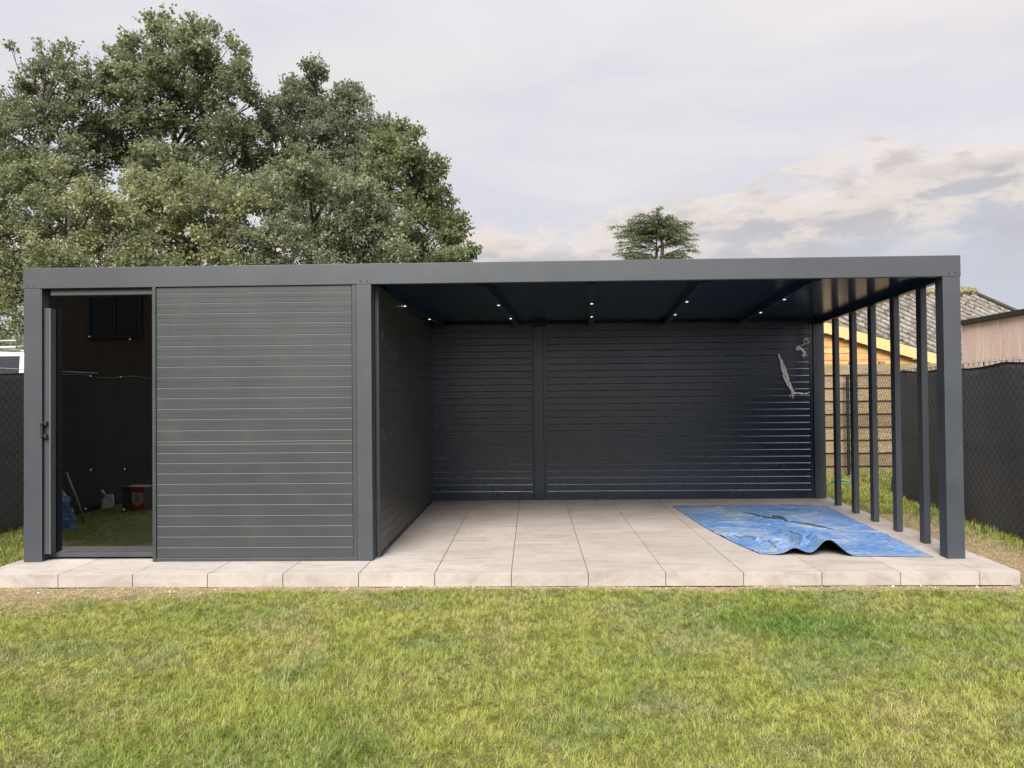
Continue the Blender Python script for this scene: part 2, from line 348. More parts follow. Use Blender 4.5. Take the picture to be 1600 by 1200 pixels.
g = fast_mesh('ground', V, F, MT['soil'], smooth=True); tag(g, kind='structure')
a = g.data.color_attributes.new('dry', 'FLOAT_COLOR', 'POINT'); dd = np.where(near, dryness(gx, gy), .1).ravel(); c = np.ones((nx*ny, 4), np.float32); c[:, :3] = dd[:, None]; a.data.foreach_set('color', c.ravel())

# ------------------------------------------------------------ paving slab
def line_x(j, y): return .6*j
cols = list(range(-8, 7))
mb = MB(); mj = MB(); tones = []
def tile(q, z0, z1):
    mb.hexa(q, z0, z1)
xl = -4.27
for j in range(-8, 7):
    for r in range(7):
        y0, y1 = .6*r, .6*(r+1)
        x0, x1 = .6*j, .6*(j+1)
        if r == 6: y1 = 4.35
        g1 = .0026
        gy0 = .0003
        X0a, X1a = max(x0, xl)+g1, x1-g1; X0b, X1b = X0a, X1a
        if j == 6: X1a, X1b = right_edge(y0), right_edge(y1)
        if X1a <= X0a+.01: continue
        if r == 6 and j < -2: continue
        dz = random.uniform(-.0008, .0008)
        if r > 0: tile([(X0a, y0+gy0), (X1a, y0+gy0), (X1b, y1-gy0), (X0b, y1-gy0)], -.06, dz)
        else: tile([(X0a, 0), (X1a, 0), (X1b, y1-gy0), (X0b, y1-gy0)], -.104, dz)
        tones += [random.uniform(.95, 1.03)]*8
mj.hexa([(xl+.02, .02), (3.88, .02), (right_edge(4.3)-.02, 4.3), (xl+.02, 4.3)], -.106, -.006)
mb.v = mb.v; nt_ = len(mb.v)
for f_ in range(len(mj.f)): pass
mb.add(mj.v, mj.f, 1)
pv = mb.build('paved_terrace', [MT['paving'], MT['joint']]); tag(pv, kind='structure')
b = pv.modifiers.new('bevel', 'BEVEL'); b.width = .0016; b.segments = 1
a = pv.data.color_attributes.new('tone', 'FLOAT_COLOR', 'POINT'); tt = np.ones((len(pv.data.vertices), 4), np.float32)
tt[:nt_, :3] = np.array(tones)[:, None]; a.data.foreach_set('color', tt.ravel())

# ------------------------------------------------------------ the pavilion
PV = empty('garden_pavilion', (-.2, .44, 0)); tag(PV, 'dark grey flat-roofed garden pavilion with glass-doored shed and open slatted bay', 'pavilion')
FY = .441; SK = (4.02-3.749)/(4.031-.465)          # the plot is not square: the right side leans outwards
def xr(y, off=0.): return 3.749+SK*(y-.465)+off      # outer right line
def zc(y): return 2.352-.016*max(y-.6, 0)            # underside of the roof beams
BY = 4.031
def part(mbx, name, mat, bevel=.0025, parent=None, **k): return mbx.build(name, mat, parent or PV, bevel, **k)
# front posts
part(MB().box((-4.187, FY, 0), (-4.040, FY+.14, 2.3445)), 'post', MT['powder'], .004)
part(MB().box((-1.312, FY, 0), (-1.182, FY+.14, 2.3445)), 'post', MT['powder'], .004)
q = [(xr(.441)-.144, FY), (xr(.441), FY), (xr(.581), FY+.14), (xr(.581)-.144, FY+.14)]
part(MB().hexa(q, 0, 2.3445), 'post', MT['powder'], .004)
# back posts
part(MB().box((.2, BY-.03, 0), (.33, BY+.10, zc(BY))), 'post', MT['gloss'], .004)
part(MB().hexa([(3.875, BY-.03), (4.02, BY-.03), (4.03, BY+.11), (3.885, BY+.11)], 0, zc(BY)), 'post', MT['powder'], .004)
# fascia round the roof
FT = 2.5201; FB = 2.3445
part(MB().box((-4.192, FY-.003, FB), (xr(FY)+.004, FY+.05, FT)), 'front_fascia', MT['powder'], .003)
part(MB().hexa([(xr(.5)-.06, FY+.051), (xr(.5)+.004, FY+.051), (xr(4.2)+.004, 4.2), (xr(4.2)-.06, 4.2)], FB+.002, FT, z0b=FB-.052, z1b=FT-.03), 'side_fascia', MT['ceil'], .003)
part(MB().hexa([(-4.192, FY+.051), (-4.14, FY+.051), (-4.14, 4.2), (-4.192, 4.2)], FB+.002, FT, z1b=FT-.03), 'side_fascia', MT['powder'], .003)
part(MB().hexa([(-4.13, 4.14), (xr(4.14)-.062, 4.14), (xr(4.2)-.062, 4.2), (-4.13, 4.2)], 2.29, FT-.031), 'rear_fascia', MT['powder'], .003)
# ceiling and roof sheet
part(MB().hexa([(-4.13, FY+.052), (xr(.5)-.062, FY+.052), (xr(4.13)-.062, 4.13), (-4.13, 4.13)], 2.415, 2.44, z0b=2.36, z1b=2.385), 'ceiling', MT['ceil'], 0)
part(MB().hexa([(-4.13, FY+.052), (xr(.5)-.062, FY+.052), (xr(4.13)-.062, 4.13), (-4.13, 4.13)], 2.442, 2.47, z0b=2.387, z1b=2.41), 'roof', MT['powder'], 0)
# inner front beam edge
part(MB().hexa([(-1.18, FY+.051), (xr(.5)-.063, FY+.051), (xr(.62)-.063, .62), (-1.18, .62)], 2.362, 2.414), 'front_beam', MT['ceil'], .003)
# rafters with spotlights
RK = math.tan(R(4.6))
for i, x0 in enumerate((-1.135, -.165, .80, 1.77, 2.735)):
    xs = lambda y: x0+RK*(y-1.8)*1.0
    w = .036; ya, yb = .621, 4.0
    if i == 0: ya, yb = 1.0, 4.0
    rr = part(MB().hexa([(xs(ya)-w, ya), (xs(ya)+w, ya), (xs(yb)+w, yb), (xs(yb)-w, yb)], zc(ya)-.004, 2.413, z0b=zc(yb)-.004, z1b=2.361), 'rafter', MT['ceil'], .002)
    for yl in ((1.83, 3.0), (1.86, 3.02), (1.84, 2.95), (1.785, 2.85), (1.705, 2.745))[i]:
        sp_ = MB(); cx, cy, cz = xs(yl), yl, zc(yl)-.004
        n = 16
        ringo = [(cx+.024*math.cos(2*math.pi*k/n), cy+.024*math.sin(2*math.pi*k/n), cz-.003) for k in range(n)]
        ringt = [(x, y, cz-.0005) for x, y, z in ringo]
        sp_.add(ringo+ringt, [tuple(range(n))]+[(k, (k+1) % n, n+(k+1) % n, n+k) for k in range(n)], 0)
        lens = [(cx+.012*math.cos(2*math.pi*k/n), cy+.012*math.sin(2*math.pi*k/n), cz-.0045) for k in range(n)]; lt = [(x, y, cz-.0028) for x, y, z in lens]
        sp_.add(lens+lt, [tuple(range(n))]+[(k, (k+1) % n, n+(k+1) % n, n+k) for k in range(n)], 1)
        sp_.build('spotlight', [MT['greymetal'], MT['led']], rr)
# grooved wall panels
def groove_panel(name, p0, p1, nrm, z0, z1, zs, thick, mat, gw=.012, gd=.007):
    minor = mat is MT['panel']
    gw, gd = (.0072, .0048) if minor else (min(gw, .0095), min(gd, .0055))
    """boards lying flat, with a chamfered ledge at every joint; p0->p1 runs along the wall, nrm points out"""
    prof = [(z1, 0.)]; led = []
    for i, z in enumerate(zs):
        prof += [(z+.001, 0.), (z, -gd), (z-gw*.36, -gd*.5), (z-gw, 0.)]; led += [len(prof)-4+1, len(prof)-4+2]
        zn = zs[i+1] if i+1 < len(zs) else z0
        if minor and z-zn > .06: zm = (z+zn)/2+.0; prof += [(zm+.0012, 0.), (zm, -.0016), (zm-.0016, 0.)]
    prof += [(z0, 0.)]
    p0 = Vector(p0); p1 = Vector(p1); nrm = Vector(nrm).normalized(); m_ = MB(); vs = []
    for z, d in prof:
        for p in (p0, p1): q = p+nrm*d; vs.append((q.x, q.y, z))
    k = len(prof); fs = [(2*i, 2*i+1, 2*i+3, 2*i+2) for i in range(k-1)]
    bk = [p0-nrm*thick, p1-nrm*thick]
    for z in (z1, z0):
        for p in bk: vs.append((p.x, p.y, z))
    a, b_, c_, d_ = 2*k, 2*k+1, 2*k+2, 2*k+3
    fs += [(a, b_, d_, c_), (0, 1, b_, a), (2*k-2, 2*k-1, d_, c_)]
    fs += [tuple([a]+[2*i for i in range(k)]+[c_]), tuple([b_]+[2*i+1 for i in range(k)]+[d_])]
    m_.add(vs, fs)
    for i in led: m_.mi[i] = 1
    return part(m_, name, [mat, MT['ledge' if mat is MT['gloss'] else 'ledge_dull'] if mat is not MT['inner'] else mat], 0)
ZF = [2.292, 2.205, 2.118, 2.030, 1.929, 1.839, 1.751, 1.662, 1.571, 1.481, 1.392, 1.302, 1.201+.011, 1.111+.006, 1.024, .999, .923, .838, .750, .661, .571, .483, .392, .302, .212, .121]
fw_ = groove_panel('front_wall_panel', (-3.045, FY+.012, 0), (-1.353, FY+.012, 0), (0, -1, 0), .032, 2.3445, ZF, .07, MT['panel'])
part(MB().box((-3.068, FY-.002, 0), (-3.0375, FY+.10, 2.3440)), 'wall_trim', MT['panel'], .003)
part(MB().box((-1.349, FY+.004, .030), (-1.313, FY+.08, 2.3440)), 'wall_trim', MT['panel'], .003)
part(MB().box((-3.0370, FY+.003, 0), (-1.3135, FY+.085, .0295)), 'wall_trim', MT['panel'], .003)
ZB = [.03+.0885*i for i in range(1, 26)][::-1]
ZB = [z for z in ZB if z < 2.25]
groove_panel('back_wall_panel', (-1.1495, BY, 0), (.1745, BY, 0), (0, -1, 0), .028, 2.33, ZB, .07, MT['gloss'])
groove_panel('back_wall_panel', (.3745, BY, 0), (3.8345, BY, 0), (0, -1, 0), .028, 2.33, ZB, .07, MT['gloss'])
for x0, x1 in ((.175, .199), (.331, .374), (3.835, 3.8735)):
    part(MB().box((x0, BY-.008, .028), (x1, BY+.06, 2.30)), 'wall_trim', MT['gloss'], .002)
part(MB().box((-1.148, BY-.012, 0), (.199, BY+.06, .0275)), 'wall_trim', MT['gloss'], .002)
part(MB().box((.331, BY-.012, 0), (3.8735, BY+.06, .0275)), 'wall_trim', MT['gloss'], .002)
groove_panel('inner_wall_panel', (-1.150, .640, 0), (-1.150, 4.100, 0), (1, 0, 0), .028, 2.352, [z+.004 for z in ZB], .05, MT['inner'], .006, .003)
part(MB().box((-1.181, .581+.001, 0), (-1.1485, .636, 2.352)), 'wall_trim', MT['powder'], .002)
part(MB().box((-1.20, .638, 0), (-1.140, 4.018, .0275)), 'wall_trim', MT['gloss'], .002)
part(MB().box((-1.20, BY+.112, 0), (3.88, BY+.125, 2.288)), 'leak_backing', MT['powder'], 0)  # unseen sheet added to stop light leaking through the wall gaps
# shed's other walls (left side and back) so that the inside is a room
part(MB().box((-4.180, FY+.145, 0), (-4.120, 4.10, 2.36)), 'side_wall', MT['panel'], 0)
part(MB().box((-5.9 if False else -4.115, BY+.02, 0), (-1.21, BY+.08, 2.36)), 'rear_wall', MT['panel'], 0)
# upright slats of the right-hand side
for x, y in ((3.953, 3.366), (3.911, 2.777), (3.873, 2.219), (3.832, 1.635), (3.795, 1.057)):
    part(MB().hexa([(x-.056, y), (x, y), (x+.007, y+.10), (x-.049, y+.10)], 0, 2.3475-.0175*(y-.5)), 'slat', MT['powder'], .003)
# screws on the fascia and the panel foot
sc = MB()
def bolt(x, z, r=.0065, y=FY-.003):
    n = 10; a = [(x+r*math.cos(2*math.pi*k/n), y, z+r*math.sin(2*math.pi*k/n)) for k in range(n)]; b_ = [(x+r*.7*math.cos(2*math.pi*k/n), y-.004, z+r*.7*math.sin(2*math.pi*k/n)) for k in range(n)]
    part(MB().add(a+b_, [tuple(range(n, 2*n))]+[(k, (k+1) % n, n+(k+1) % n, n+k) for k in range(n)]), 'bolt', MT['black'], 0)
for x, z in ((-4.155, 2.372), (-4.10, 2.370), (-1.272, 2.370), (-1.215, 2.370), (3.655, 2.376), (3.705, 2.376)): bolt(x, z)
# scuffs left by the packing tape on the inner wall
def scuff(pts, w):
    m_ = MB(); pts = [Vector(p) for p in pts]; P_ = []
    for a_, b_ in zip(pts[:-1], pts[1:]):
        n_ = max(2, int((b_-a_).length/.018))
        for i in range(n_):
            p = a_.lerp(b_, i/n_)+Vector((0, 0, random.gauss(0, w))); s = .0004+.0042*random.random()**3; P_.append((p, s))
    vs = []
    for p, s in P_: vs += [(p.x, p.y, p.z-s), (p.x, p.y, p.z+s), (p.x+.0009, p.y, p.z+s), (p.x+.0009, p.y, p.z-s)]
    m_.add(vs, [(4*i+k, 4*i+(k+1) % 4, 4*i+4+(k+1) % 4, 4*i+4+k) for i in range(len(P_)-1) for k in range(4)])
    part(m_, 'scuff_mark', MT['trim'], 0)
scuff([(-1.1495, .85, 1.00), (-1.1495, 1.5, 1.09), (-1.1495, 2.4, 1.20), (-1.1495, 2.9, 1.27)], .006)
scuff([(-1.1495, .70, 1.00), (-1.1495, .80, 1.06), (-1.1495, .74, 1.10), (-1.1495, .84, .98), (-1.1495, .72, 1.03)], .02)
scuff([(-1.1495, .70, 1.95), (-1.1495, .78, 2.0), (-1.1495, .75, 1.90), (-1.1495, 1.1, 1.80), (-1.1495, 1.6, 1.78)], .02)
scuff([(-1.1495, .70, .30), (-1.1495, .73, .62)], .01)
# sliding door
part(MB().box((-3.9730, .475, 2.289), (-3.0690, .546, 2.3435)), 'door_head', MT['powder'], .002)
DY = .548
DR = MB()
dr = MB().box((-4.112, DY, .020), (-3.071, DY+.045, .0585)); dr.box((-4.112, DY, 2.286), (-3.071, DY+.045, 2.343)); dr.box((-4.112, DY, .0590), (-4.044, DY+.045, 2.2855)); dr.box((-3.125, DY+.001, .0590), (-3.0705, DY+.044, 2.2855))
door = dr.build('sliding_door', MT['powder'], PV, .002)
MB().box((-4.042, DY+.004, .061), (-3.127, DY+.010, 2.2835)).build('pane', MT['glass'], door)
hd = MB(); hd.box((-4.034, .476, .060), (-3.974, .5475, 2.178)); hd.build('handle', MT['powder'], door, .003)
hg = MB(); hg.box((-3.980, .4735, .062), (-3.9755, .4755, 2.176)); hg.build('handle_strip', MT['trim'], door)
lk = MB()
for z in (1.185, 1.075):
    lk.box((-4.033, .448, z-.016), (-3.996, .4755, z+.016)); lk.tube([(-4.026, .4475, z), (-4.026, .423, z)], [.013, .009], 12)
lk.box((-4.033, .435, 1.085), (-4.021, .4475, 1.180))
lk.build('lock', MT['black'], door, .002, smooth=False)
for z in (1.186, 1.076): MB().tube([(-4.025, .4225, z+.004), (-4.025, .419, z+.004)], [.0055, .004], 10).build('lock_knob', MT['chrome'], door)
for x, z in ((-3.681, 1.936), (-3.321, 1.909), (-3.669, 1.592), (-3.403, 1.581), (-3.667, .776), (-3.368, .782), (-3.713, .438), (-3.377, .43)):
    MB().tube([(x, DY+.0038, z), (x, DY+.0010, z)], .0075, 12).build('glass_pad', MT['dot'], door)
part(MB().box((-4.0395, FY+.004, .0), (-4.0355, FY+.012, 2.3435)), 'door_seal', MT['trim'], .001)
rehome(PV)

# ------------------------------------------------------------ odds and ends by the left fence (the glass door mirrors them)
bx_ = empty('carton', (-5.20, -3.02, GZ)); tag(bx_, 'small open red and black carton with white label, on the grass by the left fence', 'box')
MB().box((-.16, -.18, 0), (.165, .08, .31)).build('box_side', MT['boxdark'], bx_, .002)
MB().box((-.02, .081, 0), (.166, .0855, .313)).build('front_face', MT['red'], bx_)
l_ = MB(); pl = [(-.008, .235), (.154, .235), (.154, .110), (.073, .045), (-.008, .110)]
l_.add([(x, .0865, z) for x, z in pl]+[(x, .0885, z) for x, z in pl], [(0, 1, 2, 3, 4), (9, 8, 7, 6, 5)]+[(i, (i+1) % 5, 5+(i+1) % 5, 5+i) for i in range(5)]); l_.build('label', MT['boxwhite'], bx_)
lg = MB()
def ringm(cx, cz, r):
    lg.tube([(cx+r*math.cos(2*math.pi*k/14), .0905, cz+r*math.sin(2*math.pi*k/14)) for k in range(15)], .0032, 4, cap=False)
for cx, cz in ((.046, .158), (.072, .172), (.100, .158), (.058, .132), (.088, .132)): ringm(cx, cz, .0155)
lg.tube([(.040, .0905, .118), (.073, .0905, .085), (.106, .0905, .118)], .0035, 4); lg.box((.044, .0890, .198), (.104, .0910, .205)); lg.build('logo', MT['ink'], bx_)
MB().hexa([(-.16, .082), (-.02, .082), (-.02, .16), (-.16, .12)], .306, .309, z0b=.335, z1b=.338).build('flap', MT['boxwhite'], bx_)
bx_.rotation_euler.z = R(8)
dp = empty('dustpan', (-5.55, -2.98, GZ)); tag(dp, 'pale plastic dustpan lying on the grass beside the red carton', 'dustpan')
pl = [(-.05, .0), (.10, .02), (.085, .10), (.03, .175), (-.05, .17), (-.075, .11)]
MB().add([(x, .13-z*.7, z+.03) for x, z in pl]+[(x, .10-z*.7, z+.03) for x, z in pl], [(0, 1, 2, 3, 4, 5), (11, 10, 9, 8, 7, 6)]+[(i, (i+1) % 6, 6+(i+1) % 6, 6+i) for i in range(6)]).build('pan', MT['pale'], dp, .004)
MB().tube([(-.04, .02, .175), (-.085, .0, .22), (-.12, -.01, .26)], [.02, .015, .02], 8).build('handle', MT['pale'], dp, smooth=True)
bs = MB().tube([(0, 0, -.02), (-.11, 0, .29), (-.235, 0, .60)], [.016, .015, .014], 10).build('wooden_stick', MT['wood'], smooth=True); bs.location = (-5.33, -2.06, GZ); tag(bs, 'bare wooden stick stuck in the lawn, leaning towards the left fence', 'stick')
nr = 28; Vb = []
for i in range(nr):
    t = i/(nr-1)
    for k in range(48):
        a_ = 2*math.pi*k/48
        r_ = (.30*(1-t)**.6+.012)*(1+.55*(float(fbm(2+math.cos(a_)*2, 2+math.sin(a_)*2+t*3, 1.7, 4.))-.5)*2)
        Vb.append((r_*math.cos(a_)*.75-.03*t, r_*math.sin(a_), .58*t**1.05+.03*math.sin(5*a_+6*t)*(1-t)*min(1, 6*t)))
Fb = [(i*48+k, i*48+(k+1) % 48, (i+1)*48+(k+1) % 48, (i+1)*48+k) for i in range(nr-1) for k in range(48)]+[tuple(range(47, -1, -1)), tuple(range((nr-1)*48, nr*48))]
bb = MB().add(Vb, Fb).build('plastic_sheet', MT['bluebag'], smooth=True); bb.location = (-5.33, -1.45, GZ-.01); tag(bb, 'crumpled blue plastic sheet heaped on the lawn next to the wooden stick', 'plastic sheet')

# ------------------------------------------------------------ blue groundsheet on the paving
def bez(pts, t):
    pts = np.array(pts, float); seg = np.linspace(0, 1, len(pts)); return np.stack([np.interp(t, seg, pts[:, i]) for i in range(pts.shape[1])], -1)
NU, NV = 220, 200
uu = np.linspace(0, 1, NU); vv = np.linspace(0, 1, NV)
front = bez([(2.12, .66), (2.24, .60), (2.42, .585), (2.62, .56), (2.86, .545), (3.1, .53), (3.52, .495)], uu)
back = bez([(1.90, 3.40), (2.4, 3.43), (2.9, 3.41), (3.45, 3.44), (3.76, 3.33)], uu)
left = bez([(2.12, .66), (2.05, 1.02), (2.00, 1.40), (1.955, 1.9), (1.93, 2.36), (1.90, 3.40)], vv)
right = bez([(3.52, .495), (3.57, 1.1), (3.61, 1.7), (3.66, 2.4), (3.76, 3.33)], vv)
U, Vv = np.meshgrid(uu, vv); Vw = Vv
P2 = (1-Vw)[..., None]*front[None]+Vw[..., None]*back[None]+(1-U)[..., None]*left[:, None]+U[..., None]*right[:, None]-((1-U)*(1-Vw))[..., None]*front[0]-(U*(1-Vw))[..., None]*front[-1]-((1-U)*Vw)[..., None]*back[0]-(U*Vw)[..., None]*back[-1]
X_, Y_ = P2[..., 0], P2[..., 1]
def ridge(ax_, ay_, bx2, by2, h_, w0, w1=None, sharp=1., t0=.12):
    """a crease from a to b; w0/w1 are its widths on the two sides"""
    w1 = w1 or w0; dx, dy = bx2-ax_, by2-ay_; L_ = math.hypot(dx, dy); t = ((X_-ax_)*dx+(Y_-ay_)*dy)/L_**2; tc_ = np.clip(t, 0, 1)
    dd_ = ((X_-ax_)*dy-(Y_-ay_)*dx)/L_; dpt = np.hypot(X_-(ax_+tc_*dx), Y_-(ay_+tc_*dy)); w = np.where(dd_ > 0, w0, w1)
    end = np.clip(np.minimum(t, 1-t)/t0+.0, 0, 1) if t0 > 0 else np.clip((1-t)/.5, 0, 1)*(t > -.5)
    return h_*np.exp(-np.abs(dpt/w)**(2*sharp))*(end*.999+.001)
Z_ = np.zeros_like(X_)
# the large lift at the front edge, running back and dying out
Z_ += ridge(2.70, .40, 2.78, 1.35, .135, .10, .13, 1.1, 0)
Z_ += ridge(2.44, .42, 2.36, 1.15, .060, .075, .10, .9, 0)
Z_ += ridge(2.16, 1.35, 2.36, .66, .032, .030, .10, .8)
Z_ += ridge(2.60, .78, 2.63, 1.62, .055, .022, .05, .9)
Z_ += ridge(2.20, 1.05, 2.50, 1.30, .030, .02, .04, .9)
Z_ += ridge(2.30, .95, 2.48, .80, .028, .018, .04, .9)
Z_ += ridge(2.60, 2.75, 2.86, 2.05, .016, .022, .06, .8)
Z_ += ridge(2.86, 2.10, 3.16, 1.66, .016, .020, .055, .8)
Z_ += ridge(2.80, 2.5, 2.84, 1.95, .018, .030, .05, .9)
Z_ += ridge(2.05, 1.55, 2.35, 1.25, .016, .02, .05, .8)
Z_ += ridge(2.02, 1.95, 2.5, 1.72, .012, .03, .06, .8)
Z_ += ridge(2.9, 1.1, 3.35, 1.35, .018, .03, .05, .8)
Z_ += ridge(3.0, 2.5, 3.5, 2.9, .010, .04)
for i in range(90):
    a0 = random.uniform(1.95, 3.5), random.uniform(.7, 3.3); an = random.gauss(0, .5); ll = random.uniform(.15, .5)
    Z_ += ridge(a0[0], a0[1], a0[0]+ll*math.cos(an), a0[1]+ll*math.sin(an), random.uniform(.003, .010), .013)
Z_ += (fbm(X_, Y_, 6, 2.)-.5)*.012+(fbm(X_, Y_, 18, 2.)-.5)*.004
Z_ = .0065+np.maximum(Z_, 0)+.0
Xo = X_-.25*Z_*(X_ > 2.3)
Vt = np.stack([Xo, Y_, Z_], -1).reshape(-1, 3); ii = (np.arange(NV-1)[:, None]*NU+np.arange(NU-1)[None]).ravel()
tp_ = fast_mesh('groundsheet', Vt, np.stack([ii, ii+1, ii+1+NU, ii+NU], -1), MT['tarp'], smooth=True)
tp_.data.materials.append(MT['tarp_under']); sm = tp_.modifiers.new('solid', 'SOLIDIFY'); sm.thickness = .0045; sm.offset = -1; sm.material_offset = 1; sm.material_offset_rim = 1
tag(tp_, 'rumpled streaky blue groundsheet with black underside spread on the terrace paving', 'groundsheet')
tp_['label'] = 'rumpled streaky blue groundsheet with black underside spread on the terrace paving'

def zat(x, y): k = np.argmin((X_-x)**2+(Y_-y)**2); return float(Z_.ravel()[k])
def lip(pts, r):
    n_ = 14; P_ = []
    for i in range(n_+1):
        t = i/n_*(len(pts)-1); k = min(int(t), len(pts)-2); f = t-k; x = pts[k][0]*(1-f)+pts[k+1][0]*f; y = pts[k][1]*(1-f)+pts[k+1][1]*f
        P_.append((x+random.gauss(0, .004), y, zat(x, y)+r*.25))
    MB().tube(P_, [r*(.25+.75*math.sin(math.pi*min(.97, max(.03, i/n_))))*random.uniform(.8, 1.15) for i in range(n_+1)], 7).build('fold', MT['fold'], tp_, smooth=True)
lip([(2.62, 2.86), (2.68, 2.52), (2.80, 2.22), (2.86, 2.08)], .012)
lip([(2.93, 2.20), (3.04, 2.05), (3.12, 1.90), (3.20, 1.72)], .013)
lip([(2.85, 2.55), (2.88, 2.36), (2.90, 2.22)], .024)
lip([(2.64, 1.45), (2.61, 1.20), (2.60, .95)], .007)
lip([(2.10, 1.46), (2.20, 1.26), (2.30, 1.14)], .006)
# ------------------------------------------------------------ torn remains of protective film on the back wall
def film(name, strands, label, w=.010):
    m_ = MB()
    for pts in strands:
        P_ = []; pts = [Vector((p[0], 0, p[1])) for p in pts]
        n_ = 22
        for i in range(n_+1):
            t = i/n_*(len(pts)-1); k = min(int(t), len(pts)-2); f = t-k; p = pts[k].lerp(pts[k+1], f); P_.append(p)
        a_ = []
        ph = random.uniform(0, 6)
        for i, p in enumerate(P_):
            t = (P_[min(i+1, n_)]-P_[max(i-1, 0)]).normalized(); nn = Vector((-t.z, 0, t.x))
            ww = w*random.uniform(.25, 1.)*(.5+.5*math.sin(math.pi*min(1, .15+i/n_)))
            dpt = BY-.006-.012*abs(math.sin(ph+i*.8))-.004
            jit = nn*random.gauss(0, .0045)
            q1 = p+nn*ww+jit; q2 = p-nn*ww+jit
            a_ += [(q1.x, dpt, q1.z), (q2.x, dpt-.006, q2.z), (q2.x, dpt-.0045, q2.z), (q1.x, dpt+.0015, q1.z)]
        m_.add(a_, [(4*i+k, 4*i+(k+1) % 4, 4*i+4+(k+1) % 4, 4*i+4+k) for i in range(n_) for k in range(4)])
    o = m_.build(name, MT['film']); tag(o, label, 'plastic film', 'torn protective film on the back wall'); return o
main = [(3.425, 1.905), (3.46, 1.81), (3.49, 1.70), (3.52, 1.60), (3.555, 1.50), (3.60, 1.41), (3.64, 1.365)]
S = []
for k in range(9):
    o_ = (k-4)/4*.022
    pts = []
    for i, (x, z) in enumerate(main):
        wd = math.sin(math.pi*min(1, (i+.15)/(len(main)-1)))
        pts.append((x+o_*wd*1.25+random.gauss(0, .004)*wd, z+random.gauss(0, .008)*wd))
    S.append(pts[random.randint(0, 1):])
S += [[(3.60, 1.41), (3.665, 1.385), (3.73, 1.372), (3.80, 1.375), (3.825, 1.392), (3.805, 1.397)], [(3.60, 1.42), (3.598, 1.36), (3.60, 1.32)], [(3.60, 1.40), (3.575, 1.35), (3.57, 1.325)], [(3.61, 1.40), (3.615, 1.34), (3.60, 1.31)]]
film('torn_film', S, 'long torn strand of white protective film hanging on the back wall', .0115)
film('torn_film', [[(3.66, 1.955), (3.70, 1.99), (3.73, 1.965), (3.765, 1.93), (3.775, 1.88), (3.755, 1.855), (3.735, 1.87), (3.745, 1.90)], [(3.67, 1.95), (3.71, 1.97), (3.75, 1.93), (3.76, 1.88), (3.745, 1.862)], [(3.70, 1.985), (3.69, 2.00), (3.66, 1.985), (3.655, 1.955)], [(3.755, 1.95), (3.772, 1.90), (3.762, 1.865)]],
     'short curled scrap of white film on the back wall, middle of the three', .015)
film('torn_film', [[(3.83, 2.10), (3.77, 2.10), (3.755, 2.06), (3.79, 2.03), (3.83, 2.02)], [(3.80, 2.08), (3.81, 2.04), (3.79, 2.015)], [(3.83, 2.06), (3.79, 2.09), (3.76, 2.075)], [(3.79, 2.03), (3.75, 2.02), (3.71, 2.00), (3.69, 1.985)], [(3.83, 2.07), (3.825, 2.03)]],
     'topmost looped scrap of white film stuck to the back wall next to the corner post', .0085)

